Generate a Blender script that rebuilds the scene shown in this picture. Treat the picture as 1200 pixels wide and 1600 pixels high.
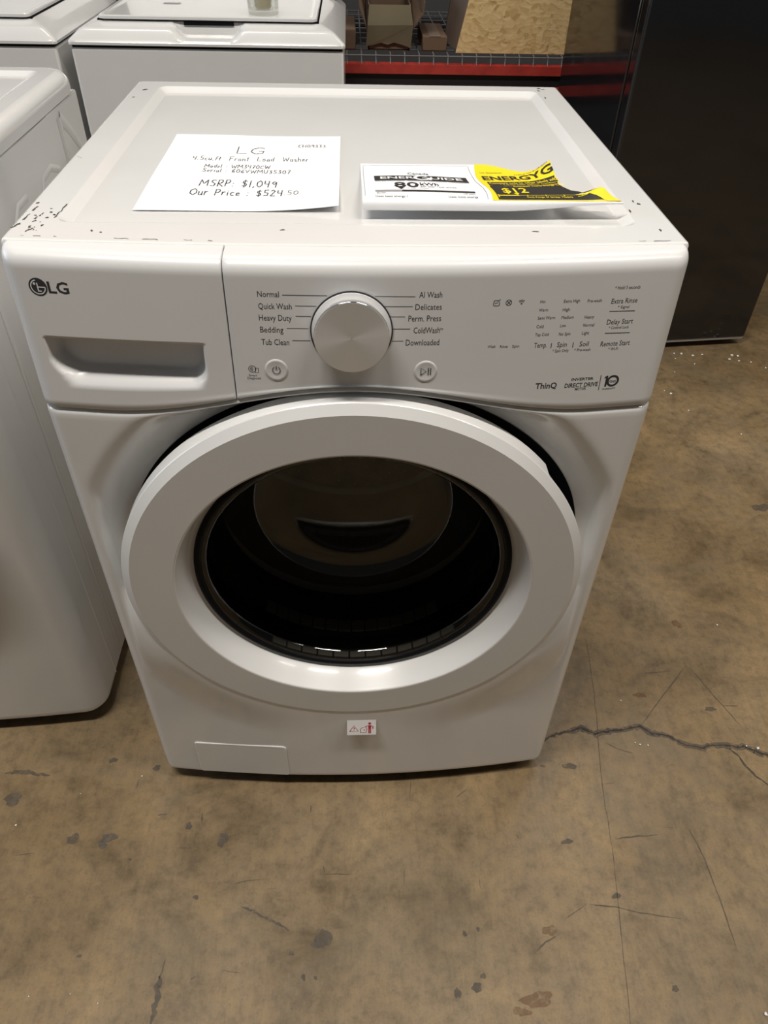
import bpy, bmesh, math, random
from mathutils import Vector, Matrix
random.seed(7)
PI = math.pi
scene = bpy.context.scene
for o in list(bpy.data.objects):
    bpy.data.objects.remove(o)
COL = scene.collection

# ---------------------------------------------------------------- camera
cam_d = bpy.data.cameras.new('camera')
cam_d.sensor_fit = 'VERTICAL'; cam_d.sensor_height = 36.0
cam_d.lens = 1155.0 / 1600.0 * 36.0
cam_d.clip_start = 0.02
cam = bpy.data.objects.new('camera', cam_d); COL.objects.link(cam)
yaw, pitch, roll = -0.0551092, 0.7331587, 0.0278428
fwd = Vector((-math.sin(yaw)*math.cos(pitch), math.cos(yaw)*math.cos(pitch), -math.sin(pitch)))
rgt = Vector((math.cos(yaw), math.sin(yaw), 0)); upv = rgt.cross(fwd)
r2 = math.cos(roll)*rgt + math.sin(roll)*upv
u2 = -math.sin(roll)*rgt + math.cos(roll)*upv
M = Matrix((r2, u2, -fwd)).transposed().to_4x4(); M.translation = (-0.000185, -0.703892, 1.277379)
cam.matrix_world = M
scene.camera = cam

# ---------------------------------------------------------------- world, lights, exposure
scene.view_settings.view_transform = 'Standard'
scene.view_settings.look = 'None'
scene.view_settings.gamma = 1.0
scene.view_settings.use_curve_mapping = False
scene.view_settings.exposure = 0.24
w = bpy.data.worlds.new('world'); scene.world = w; w.use_nodes = True
bg = w.node_tree.nodes['Background']
bg.inputs[0].default_value = (0.92, 0.96, 1.0, 1); bg.inputs[1].default_value = 0.045

def area(name, loc, target, size, energy, color):
    d = bpy.data.lights.new(name, 'AREA'); d.shape = 'RECTANGLE'
    d.size, d.size_y = size; d.energy = energy; d.color = color
    o = bpy.data.objects.new(name, d); COL.objects.link(o); o.location = loc
    o.rotation_euler = (Vector(target) - Vector(loc)).to_track_quat('-Z', 'Y').to_euler()
    return o
# rows of ceiling tubes in the warehouse, and an open daylit dock door far off to the left
for lx, ly, e in [(-0.9, -0.65, 82), (1.5, -0.65, 50), (3.9, -0.65, 32), (-0.9, 2.0, 24), (1.5, 2.0, 24)]:
    area('ceiling_tube_light', (lx, ly, 4.2), (lx, ly, 0), (1.5, 0.22), e, (1.0, 0.94, 0.86))
area('dock_door_light', (-6.5, 0.9, 2.3), (0, 0.5, 0.8), (3.0, 3.0), 120, (0.70, 0.84, 1.0))

# ---------------------------------------------------------------- helpers
MATS = {}
def principled(name, color, rough=0.5, metal=0.0, coat=0.0, spec=0.5, ior=1.5):
    m = bpy.data.materials.new(name); m.use_nodes = True
    b = m.node_tree.nodes['Principled BSDF']
    b.inputs['Base Color'].default_value = (*color, 1); b.inputs['Roughness'].default_value = rough
    b.inputs['Metallic'].default_value = metal; b.inputs['Coat Weight'].default_value = coat
    b.inputs['Coat Roughness'].default_value = 0.06; b.inputs['IOR'].default_value = ior
    b.inputs['Specular IOR Level'].default_value = spec
    MATS[name] = m
    return m
def N(m, t, **kw):
    n = m.node_tree.nodes.new(t)
    for k, v in kw.items():
        setattr(n, k, v)
    return n
def L(m, a, b): m.node_tree.links.new(a, b)
def noise(m, scale, detail=4, rough=0.55, coord='Object', vec=None, dist=0.0):
    n = N(m, 'ShaderNodeTexNoise'); n.inputs['Scale'].default_value = scale
    n.inputs['Detail'].default_value = detail; n.inputs['Roughness'].default_value = rough
    n.inputs['Distortion'].default_value = dist
    if vec is None:
        tc = N(m, 'ShaderNodeTexCoord'); L(m, tc.outputs[coord], n.inputs['Vector'])
    else:
        L(m, vec, n.inputs['Vector'])
    return n
def ramp(m, fac, stops):
    r = N(m, 'ShaderNodeValToRGB'); L(m, fac, r.inputs[0])
    e = r.color_ramp.elements
    while len(e) < len(stops): e.new(0.5)
    for el, (p, c) in zip(e, stops):
        el.position = p; el.color = (*c, 1) if len(c) == 3 else c
    return r
def mixc(m, fac, a, b, mode='MIX'):
    n = N(m, 'ShaderNodeMix'); n.data_type = 'RGBA'; n.blend_type = mode
    for s, v in ((0, fac), (6, a), (7, b)):
        if isinstance(v, (int, float)): n.inputs[s].default_value = v
        elif isinstance(v, tuple): n.inputs[s].default_value = (*v, 1)
        else: L(m, v, n.inputs[s])
    return n.outputs[2]
def bumpn(m, h, strength, dist=0.002):
    b = N(m, 'ShaderNodeBump'); b.inputs['Strength'].default_value = strength
    b.inputs['Distance'].default_value = dist; L(m, h, b.inputs['Height'])
    L(m, b.outputs[0], m.node_tree.nodes['Principled BSDF'].inputs['Normal'])

def mesh_obj(name, verts, faces, mat, parent=None, smooth=False, angle=None):
    me = bpy.data.meshes.new(name); me.from_pydata([tuple(v) for v in verts], [], faces); me.validate(); me.update()
    return link(name, me, mat, parent, smooth, angle)
def link(name, me, mat, parent=None, smooth=False, angle=None):
    o = bpy.data.objects.new(name, me); COL.objects.link(o)
    if mat: me.materials.append(mat)
    if smooth:
        for p in me.polygons: p.use_smooth = True
        if angle:
            try: me.set_sharp_from_angle(angle=math.radians(angle))
            except Exception: pass
    if parent:
        o.parent = parent
    return o
def empty(name, loc, label, cat, group=None, rz=0.0):
    o = bpy.data.objects.new(name, None); COL.objects.link(o); o.location = loc
    o.rotation_euler = (0, 0, rz); o.empty_display_size = 0.1
    bpy.context.view_layer.update()
    return tag(o, label, cat, group)
def tag(o, label, cat, group=None):
    o['label'] = label; o['category'] = cat
    if group: o['group'] = group
    return o
def structure(o): o['kind'] = 'structure'; return o
def lab(o, t): o['label'] = t; return o
def grid_faces(nu, nv, wrap=False, flip=False):
    """verts indexed j*nu+i, i across, j up"""
    f = []
    for j in range(nv-1):
        for i in range(nu if wrap else nu-1):
            a, b = j*nu+i, j*nu+(i+1) % nu
            q = (a, b, b+nu, a+nu)
            f.append(q[::-1] if flip else q)
    return f
def revolve(profile, n, center, axis='y', arc=None):
    """profile: list of (r, h). axis y: circle in x-z, h along y; axis z: circle in x-y, h along z"""
    vs = []
    for r, h in profile:
        for i in range(n):
            a = 2*PI*i/n
            if axis == 'y': vs.append((center[0]+r*math.cos(a), center[1]+h, center[2]+r*math.sin(a)))
            else: vs.append((center[0]+r*math.cos(a), center[1]+r*math.sin(a), center[2]+h))
    return vs, grid_faces(n, len(profile), wrap=True, flip=(axis == 'y'))
def box_vf(x0, x1, y0, y1, z0, z1):
    v = [(x0,y0,z0),(x1,y0,z0),(x1,y1,z0),(x0,y1,z0),(x0,y0,z1),(x1,y0,z1),(x1,y1,z1),(x0,y1,z1)]
    return v, [(0,3,2,1),(4,5,6,7),(0,1,5,4),(1,2,6,5),(2,3,7,6),(3,0,4,7)]
def box(name, x0, x1, y0, y1, z0, z1, mat, parent=None, bevel=0.0, seg=2):
    bm = bmesh.new(); v, f = box_vf(x0, x1, y0, y1, z0, z1)
    bv = [bm.verts.new(p) for p in v]
    for q in f: bm.faces.new([bv[i] for i in q])
    if bevel:
        bmesh.ops.bevel(bm, geom=bm.edges[:], offset=bevel, segments=seg, profile=0.5, affect='EDGES')
    me = bpy.data.meshes.new(name); bm.to_mesh(me); bm.free()
    return link(name, me, mat, parent, smooth=bool(bevel), angle=35 if bevel else None)
def rrect(x0, x1, y0, y1, r, n=6):
    pts = []
    for cx, cy, a0 in ((x1-r, y0+r, -PI/2), (x1-r, y1-r, 0), (x0+r, y1-r, PI/2), (x0+r, y0+r, PI)):
        for k in range(n+1):
            a = a0 + PI/2*k/n
            pts.append((cx+r*math.cos(a), cy+r*math.sin(a)))
    return pts
def loft(loops, cap_first=False, cap_last=False):
    n = len(loops[0]); vs = [p for lp in loops for p in lp]; f = grid_faces(n, len(loops), wrap=True)
    if cap_first: f.append(tuple(reversed(range(n))))
    if cap_last: f.append(tuple(range((len(loops)-1)*n, len(loops)*n)))
    return vs, f
def tube(pts, r, n=6):
    vs = []; f = []
    P = [Vector(p) for p in pts]
    for k, p in enumerate(P):
        d = (P[min(k+1, len(P)-1)] - P[max(k-1, 0)]).normalized()
        a = d.cross(Vector((0, 0, 1)))
        if a.length < 1e-3: a = d.cross(Vector((1, 0, 0)))
        a.normalize(); b = d.cross(a)
        for i in range(n):
            t = 2*PI*i/n; vs.append(p + r*(math.cos(t)*a + math.sin(t)*b))
    f = grid_faces(n, len(P), wrap=True)
    f.append(tuple(range(n))); f.append(tuple(reversed(range((len(P)-1)*n, len(P)*n))))
    return vs, f
def merge(parts):
    vs, fs = [], []
    for v, f in parts:
        k = len(vs); vs += list(v); fs += [tuple(i+k for i in q) for q in f]
    return vs, fs
def smoothstep(a, b, x):
    t = min(1.0, max(0.0, (x-a)/(b-a))); return t*t*(3-2*t)
def lerp(a, b, t): return a+(b-a)*t

_tc = {}
def text_vf(body, bold=0.0, shear=0.0):
    key = (body, bold, shear)
    if key not in _tc:
        c = bpy.data.curves.new('t', 'FONT'); c.body = body; c.size = 1.0
        c.offset = bold; c.shear = shear; c.resolution_u = 2; c.fill_mode = 'FRONT'
        o = bpy.data.objects.new('t', c); COL.objects.link(o)
        bpy.context.view_layer.update()
        dg = bpy.context.evaluated_depsgraph_get()
        me = bpy.data.meshes.new_from_object(o.evaluated_get(dg))
        vs = [(v.co.x, v.co.y) for v in me.vertices]; fs = [tuple(p.vertices) for p in me.polygons]
        bpy.data.objects.remove(o); bpy.data.curves.remove(c); bpy.data.meshes.remove(me)
        _tc[key] = (vs, fs)
    return _tc[key]
CAP = 0.71
def text_fit(body, x0, x1, zb, cap, fn, bold=0.0, shear=0.0):
    vs, fs = text_vf(body, bold, shear)
    a = min(v[0] for v in vs); b = max(v[0] for v in vs)
    s = (x1-x0)/(b-a); t = cap/CAP
    return [fn(x0+(x-a)*s, zb+z*t) for x, z in vs], fs
def ribbon2(pts, wd):
    """2-D ribbon along a polyline -> (2-D verts, faces)"""
    vs = []
    for k, p in enumerate(pts):
        a = pts[max(k-1, 0)]; b = pts[min(k+1, len(pts)-1)]
        dx, dy = b[0]-a[0], b[1]-a[1]; l = math.hypot(dx, dy) or 1
        ww = wd(k/(max(1, len(pts)-1))) if callable(wd) else wd
        vs += [(p[0]-dy/l*ww/2, p[1]+dx/l*ww/2), (p[0]+dy/l*ww/2, p[1]-dx/l*ww/2)]
    return vs, [(2*k, 2*k+1, 2*k+3, 2*k+2) for k in range(len(pts)-1)]
def circ2(cx, cy, r0, r1, n=28, a0=0.0, a1=2*PI, sy=1.0):
    """ring (r0>0) or disc in 2-D"""
    full = abs(a1-a0-2*PI) < 1e-6; m = n if full else n+1
    vs = [(cx+r*math.cos(a0+(a1-a0)*k/n), cy+sy*r*math.sin(a0+(a1-a0)*k/n)) for r in (r0, r1) for k in range(m)]
    return vs, [(k, (k+1) % m, m+(k+1) % m, m+k) for k in range(m if full else m-1)]
def poly2(pts): return list(pts), [tuple(range(len(pts)))]
def decal(name, shapes, fn, mat, parent, label=None):
    v, f = merge(shapes)
    o = mesh_obj(name, [fn(*q) for q in v], f, mat, parent)
    if label: o['label'] = label
    return o

# ---------------------------------------------------------------- materials
def white_enamel(name, col, rough, coat):
    m = principled(name, col, rough, coat=coat)
    n = noise(m, 9, 3); r = ramp(m, n.outputs[0], [(0.3, tuple(c*0.97 for c in col)), (0.7, col)])
    L(m, r.outputs[0], m.node_tree.nodes['Principled BSDF'].inputs['Base Color'])
    n2 = noise(m, 260, 2); bumpn(m, n2.outputs[0], 0.02, 0.001)
    return m
white_enamel('enamel', (0.80, 0.80, 0.79), 0.16, 0.6)
white_enamel('plastic_white', (0.78, 0.78, 0.77), 0.30, 0.15)
white_enamel('panel_white', (0.76, 0.76, 0.76), 0.32, 0.15)
white_enamel('old_enamel', (0.70, 0.70, 0.69), 0.22, 0.4)
principled('print', (0.035, 0.036, 0.042), 0.5)
principled('print_line', (0.16, 0.155, 0.155), 0.5)
principled('black_rubber', (0.008, 0.008, 0.009), 0.35, spec=0.06)
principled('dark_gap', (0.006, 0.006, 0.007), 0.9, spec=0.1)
principled('grey_rubber', (0.16, 0.16, 0.165), 0.55)
principled('rib_grey', (0.060, 0.058, 0.052), 0.6)
principled('hole_grey', (0.62, 0.60, 0.54), 0.5)
principled('chrome', (0.75, 0.75, 0.76), 0.12, metal=1)
principled('foot', (0.03, 0.03, 0.03), 0.7)
m = principled('brushed_dial', (0.80, 0.795, 0.78), 0.42, metal=0.55)
b = m.node_tree.nodes['Principled BSDF']; b.inputs['Anisotropic'].default_value = 0.75
tg = N(m, 'ShaderNodeTangent'); tg.direction_type = 'RADIAL'; tg.axis = 'Z'; L(m, tg.outputs[0], b.inputs['Tangent'])
m = principled('drum_steel', (0.36, 0.33, 0.28), 0.42, metal=0.35)
# see-through sheets: Schlick mix (same from both sides) of mirror and tinted transparency
def clear_sheet(name, tint, rough, f0):
    m = bpy.data.materials.new(name); m.use_nodes = True; MATS[name] = m
    nt = m.node_tree; nt.nodes.clear()
    out = nt.nodes.new('ShaderNodeOutputMaterial'); mx = nt.nodes.new('ShaderNodeMixShader')
    lw_ = nt.nodes.new('ShaderNodeLayerWeight'); lw_.inputs[0].default_value = 0.5
    pw = N(m, 'ShaderNodeMath', operation='POWER'); pw.inputs[1].default_value = 5.0; L(m, lw_.outputs['Facing'], pw.inputs[0])
    ma = N(m, 'ShaderNodeMath', operation='MULTIPLY_ADD'); ma.inputs[1].default_value = 1-f0; ma.inputs[2].default_value = f0; L(m, pw.outputs[0], ma.inputs[0])
    tr = nt.nodes.new('ShaderNodeBsdfTransparent'); tr.inputs[0].default_value = (*tint, 1)
    gl = nt.nodes.new('ShaderNodeBsdfGlossy'); gl.inputs['Roughness'].default_value = rough; gl.inputs['Color'].default_value = (0.95, 0.95, 0.95, 1)
    L(m, ma.outputs[0], mx.inputs[0]); L(m, tr.outputs[0], mx.inputs[1]); L(m, gl.outputs[0], mx.inputs[2]); L(m, mx.outputs[0], out.inputs[0])
clear_sheet('door_glass', (0.72, 0.70, 0.64), 0.03, 0.05)
clear_sheet('clear_plastic', (0.88, 0.88, 0.86), 0.08, 0.06)
m = principled('paper', (0.84, 0.84, 0.86), 0.75)
principled('paper_yellow', (0.90, 0.70, 0.012), 0.6)
principled('ink_black', (0.020, 0.019, 0.017), 0.6)
principled('ink_grey', (0.30, 0.30, 0.31), 0.6)
principled('pen', (0.03, 0.03, 0.035), 0.6)
principled('sticker', (0.78, 0.77, 0.75), 0.5)
principled('sticker_red', (0.42, 0.02, 0.05), 0.5)
principled('cream_wax', (0.74, 0.68, 0.50), 0.6)
m = principled('fridge_black', (0.008, 0.008, 0.009), 0.09, coat=0.25, spec=0.75)
n = noise(m, 5, 5); r = ramp(m, n.outputs[0], [(0.35, (0.07, 0.07, 0.07)), (0.75, (0.16, 0.16, 0.16))])
L(m, r.outputs[0], m.node_tree.nodes['Principled BSDF'].inputs['Roughness'])
principled('fridge_trim', (0.55, 0.55, 0.56), 0.3, metal=0.6)
m = principled('rack_red', (0.36, 0.022, 0.018), 0.38)
n = noise(m, 14, 6); r = ramp(m, n.outputs[0], [(0.35, (0.36, 0.035, 0.028)), (0.6, (0.52, 0.055, 0.042))])
L(m, r.outputs[0], m.node_tree.nodes['Principled BSDF'].inputs['Base Color'])
principled('rack_dark', (0.014, 0.014, 0.017), 0.5)
principled('wire', (0.13, 0.13, 0.135), 0.5)
def cardboard(name, c):
    m = principled(name, c, 0.85)
    n = noise(m, 6, 5); r = ramp(m, n.outputs[0], [(0.3, tuple(k*0.8 for k in c)), (0.7, c)])
    L(m, r.outputs[0], m.node_tree.nodes['Principled BSDF'].inputs['Base Color'])
cardboard('cardboard', (0.17, 0.110, 0.070)); cardboard('cardboard_dark', (0.10, 0.065, 0.05)); cardboard('cardboard_pale', (0.22, 0.16, 0.125)); cardboard('cardboard_olive', (0.17, 0.14, 0.085))
# OSB: overlapping flakes from stretched, distorted voronoi / noise
m = principled('osb', (0.6, 0.4, 0.16), 0.75)
tc = N(m, 'ShaderNodeTexCoord'); mp = N(m, 'ShaderNodeMapping'); mp.inputs['Scale'].default_value = (30, 1, 62); mp.inputs['Rotation'].default_value = (0, 0.5, 0)
dn = noise(m, 7, 3, vec=tc.outputs['Object'])
add = N(m, 'ShaderNodeVectorMath', operation='MULTIPLY_ADD'); add.inputs[1].default_value = (0.10, 0.1, 0.10)
L(m, dn.outputs['Color'], add.inputs[0]); L(m, tc.outputs['Object'], add.inputs[2])
L(m, add.outputs[0], mp.inputs[0])
vo = N(m, 'ShaderNodeTexVoronoi'); vo.inputs['Scale'].default_value = 1.6; L(m, mp.outputs[0], vo.inputs['Vector'])
r = ramp(m, vo.outputs['Color'], [(0.0, (0.50, 0.31, 0.12)), (0.35, (0.72, 0.50, 0.23)), (0.75, (0.82, 0.60, 0.30)), (1.0, (0.60, 0.38, 0.14))])
n2 = noise(m, 46, 6, 0.7, dist=1.5); r2_ = ramp(m, n2.outputs[0], [(0.30, (0.35, 0.28, 0.2)), (0.42, (1, 1, 1))])
c = mixc(m, 0.75, r.outputs[0], r2_.outputs[0], 'MULTIPLY')
L(m, c, m.node_tree.nodes['Principled BSDF'].inputs['Base Color']); bumpn(m, vo.outputs['Distance'], 0.25, 0.002)
# stained concrete floor
m = principled('concrete', (0.2, 0.14, 0.08), 0.45, spec=0.4)
bs = m.node_tree.nodes['Principled BSDF']
a1 = noise(m, 1.7, 6, 0.62); a2 = noise(m, 6.5, 8, 0.68, dist=0.6); a3 = noise(m, 42, 6, 0.7); a4 = noise(m, 240, 3, 0.6); a5 = noise(m, 3.1, 7, 0.7, dist=1.2)
c1 = ramp(m, a1.outputs[0], [(0.30, (0.176, 0.117, 0.053)), (0.50, (0.235, 0.165, 0.087)), (0.70, (0.285, 0.212, 0.125))])
c2 = ramp(m, a2.outputs[0], [(0.30, (0.56, 0.56, 0.58)), (0.48, (0.94, 0.94, 0.94)), (0.70, (1.22, 1.17, 1.07))])
c3 = ramp(m, a3.outputs[0], [(0.32, (0.70, 0.70, 0.71)), (0.52, (1, 1, 1)), (0.75, (1.14, 1.12, 1.08))])
c4 = ramp(m, a4.outputs[0], [(0.33, (0.88, 0.88, 0.88)), (0.5, (1, 1, 1))])
x = mixc(m, 1.0, c1.outputs[0], c2.outputs[0], 'MULTIPLY'); x = mixc(m, 1.0, x, c3.outputs[0], 'MULTIPLY'); x = mixc(m, 1.0, x, c4.outputs[0], 'MULTIPLY')
gm = ramp(m, a5.outputs[0], [(0.50, (0, 0, 0)), (0.68, (0.55, 0.55, 0.55))])
x = mixc(m, gm.outputs[0], x, (0.165, 0.130, 0.085))
# fine dark scratches
tc = N(m, 'ShaderNodeTexCoord'); mp = N(m, 'ShaderNodeMapping'); mp.inputs['Scale'].default_value = (1, 11, 1); mp.inputs['Rotation'].default_value = (0, 0, 1.2); L(m, tc.outputs['Object'], mp.inputs[0])
sn = noise(m, 7, 4, 0.7, vec=mp.outputs[0], dist=0.4); sr = ramp(m, sn.outputs[0], [(0.27, (0.62, 0.60, 0.60)), (0.33, (1, 1, 1))])
x = mixc(m, 0.8, x, sr.outputs[0], 'MULTIPLY')
mp2 = N(m, 'ShaderNodeMapping'); mp2.inputs['Scale'].default_value = (9, 1, 1); mp2.inputs['Rotation'].default_value = (0, 0, 0.35); L(m, tc.outputs['Object'], mp2.inputs[0])
s2 = noise(m, 16, 5, 0.72, vec=mp2.outputs[0], dist=0.8); s2r = ramp(m, s2.outputs[0], [(0.36, (0.80, 0.79, 0.78)), (0.50, (1, 1, 1)), (0.66, (1.10, 1.09, 1.07))])
x = mixc(m, 0.4, x, s2r.outputs[0], 'MULTIPLY')
sp = noise(m, 120, 4, 0.75); spr = ramp(m, sp.outputs[0], [(0.26, (0.45, 0.43, 0.42)), (0.34, (1, 1, 1)), (0.70, (1, 1, 1)), (0.80, (1.25, 1.22, 1.15))])
x = mixc(m, 0.9, x, spr.outputs[0], 'MULTIPLY')
L(m, x, bs.inputs['Base Color'])
rr = ramp(m, a2.outputs[0], [(0.3, (0.30, 0.30, 0.30)), (0.7, (0.50, 0.50, 0.50))]); L(m, rr.outputs[0], bs.inputs['Roughness'])
bumpn(m, a3.outputs[0], 0.12, 0.003)
def stain_mat(name, c0, c1, lo, hi):
    m = principled(name, c0, 0.6); b = m.node_tree.nodes['Principled BSDF']
    n = noise(m, 60, 5); r = ramp(m, n.outputs[0], [(0.35, c0), (0.65, c1)]); L(m, r.outputs[0], b.inputs['Base Color'])
    n2 = noise(m, 75, 6, 0.7); r3 = ramp(m, n2.outputs[0], [(lo, (0, 0, 0)), (hi, (0.85, 0.85, 0.85))]); L(m, r3.outputs[0], b.inputs['Alpha'])
stain_mat('floor_stain', (0.082, 0.066, 0.050), (0.130, 0.100, 0.066), 0.30, 0.50)
stain_mat('floor_rust', (0.170, 0.085, 0.038), (0.22, 0.125, 0.060), 0.34, 0.60)
stain_mat('crack_edge', (0.075, 0.062, 0.050), (0.13, 0.10, 0.07), 0.36, 0.56)
principled('crack_dark', (0.040, 0.034, 0.028), 0.9)
principled('foam', (0.80, 0.78, 0.74), 0.8)
principled('chip_dark', (0.07, 0.06, 0.05), 0.8)
principled('wall_paint', (0.055, 0.058, 0.065), 0.8)
def paint_noise(name, c):
    m = MATS[name]; n = noise(m, 2, 4); r = ramp(m, n.outputs[0], [(0.3, tuple(k*0.85 for k in c)), (0.7, c)])
    L(m, r.outputs[0], m.node_tree.nodes['Principled BSDF'].inputs['Base Color'])
paint_noise('wall_paint', (0.085, 0.082, 0.082))

# ---------------------------------------------------------------- measured positions (metres)
PANEL_TEXT = [
  ('Normal', -0.0924, -0.0712, 0.9477, 0.0061, 0),
  ('Quick Wash', -0.0923, -0.0595, 0.9354, 0.0062, 0),
  ('Heavy Duty', -0.0927, -0.0602, 0.9233, 0.0064, 0),
  ('Bedding', -0.0925, -0.0693, 0.9106, 0.0065, 0),
  ('Tub Clean', -0.0924, -0.0643, 0.8971, 0.0066, 0),
  ('AI Wash', 0.0662, 0.089, 0.9476, 0.0062, 0),
  ('Delicates', 0.0629, 0.0893, 0.935, 0.0063, 0),
  ('Perm. Press', 0.0564, 0.0894, 0.9229, 0.0065, 0),
  ('ColdWash', 0.0621, 0.089, 0.9102, 0.0065, 0),
  ('TM', 0.0888, 0.092, 0.913, 0.0025, 0),
  ('Downloaded', 0.0547, 0.0892, 0.8968, 0.0068, 0),
  ('Smart', -0.1088, -0.1001, 0.8609, 0.0027, 0),
  ('Diagnosis', -0.1105, -0.0963, 0.8576, 0.0027, 0),
  ('* Hold 3 seconds', 0.2647, 0.2914, 0.9503, 0.0037, 0),
  ('Extra Rinse', 0.2639, 0.2916, 0.9356, 0.0055, 0),
  ('* Signal', 0.272, 0.2845, 0.9301, 0.0031, 0),
  ('Delay Start', 0.2639, 0.2922, 0.913, 0.0057, 0),
  ('* Control Lock', 0.2672, 0.2892, 0.9077, 0.0032, 0),
  ('Remote Start', 0.2621, 0.2945, 0.8885, 0.0059, 0),
  ('* Wi-Fi', 0.2718, 0.2827, 0.8834, 0.0034, 0),
  ('Hot', 0.189, 0.1943, 0.9393, 0.0033, 0),
  ('Warm', 0.189, 0.1984, 0.9304, 0.0034, 0),
  ('Semi Warm', 0.189, 0.2072, 0.9217, 0.0035, 0),
  ('Cold', 0.189, 0.1965, 0.9125, 0.0035, 0),
  ('Tap Cold', 0.189, 0.2034, 0.9036, 0.0035, 0),
  ('Temp.', 0.1896, 0.2034, 0.8906, 0.0058, 0),
  ('Extra High', 0.2135, 0.2303, 0.9388, 0.0034, 0),
  ('High', 0.2138, 0.2212, 0.9299, 0.0034, 0),
  ('Medium', 0.2139, 0.2268, 0.9215, 0.0035, 0),
  ('Low', 0.2141, 0.2202, 0.9126, 0.0035, 0),
  ('No Spin', 0.2143, 0.2267, 0.9032, 0.0036, 0),
  ('Spin', 0.2144, 0.2249, 0.8903, 0.0058, 0),
  ('* Spin Only', 0.2105, 0.2281, 0.8844, 0.0034, 0),
  ('Pre-wash', 0.2384, 0.2534, 0.9381, 0.0034, 0),
  ('Heavy', 0.2384, 0.2488, 0.9208, 0.0035, 0),
  ('Normal', 0.2387, 0.2506, 0.912, 0.0035, 0),
  ('Light', 0.2391, 0.2468, 0.9032, 0.0036, 0),
  ('Soil', 0.2388, 0.2487, 0.8898, 0.0058, 0),
  ('* Pre-wash', 0.2342, 0.252, 0.8843, 0.0033, 0),
  ('Wash', 0.1404, 0.1485, 0.8922, 0.0033, 0),
  ('Rinse', 0.1533, 0.1615, 0.8918, 0.0033, 0),
  ('Spin', 0.1662, 0.1737, 0.8917, 0.0033, 0),
  ('ThinQ', 0.1982, 0.2221, 0.8416, 0.0071, 2),
  ('INVERTER', 0.2377, 0.2626, 0.8494, 0.0032, 2),
  ('DIRECT DRIVE', 0.2312, 0.2688, 0.8412, 0.0052, 2),
  ('MOTOR', 0.2436, 0.2562, 0.8373, 0.0032, 2),
  ('WARRANTY', 0.2747, 0.2905, 0.8358, 0.0021, 2),
  #('1', 0.2745, 0.2805, 0.8405, 0.012, 2),
  ('YEAR', 0.2803, 0.2893, 0.8443, 0.0028, 2),
  ('LG', -0.2982, -0.2774, 0.9434, 0.0117, 2),
]
PANEL_LINES = [ ((-0.068, 0.9499), (-0.0243, 0.9497)), ((-0.0561, 0.939), (-0.0354, 0.9389)), ((-0.0561, 0.9283), (-0.0409, 0.9282)), ((-0.0658, 0.9153), (-0.044, 0.9153)), ((-0.0608, 0.9022), (-0.0426, 0.9021)), ((0.0226, 0.9492), (0.0623, 0.9487)), ((0.0322, 0.9387), (0.0602, 0.9385)), ((0.0382, 0.928), (0.053, 0.9279)), ((0.0411, 0.915), (0.0586, 0.9149)), ((0.0401, 0.9018), (0.052, 0.9017)), ((0.2638, 0.9274), (0.2915, 0.9266)), ((0.2641, 0.9033), (0.2917, 0.9026)), ((0.2081, 0.8952), (0.208, 0.8894)), ((0.2317, 0.8948), (0.2317, 0.8889)), ((0.2705, 0.8543), (0.2711, 0.8358)) ]
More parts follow.
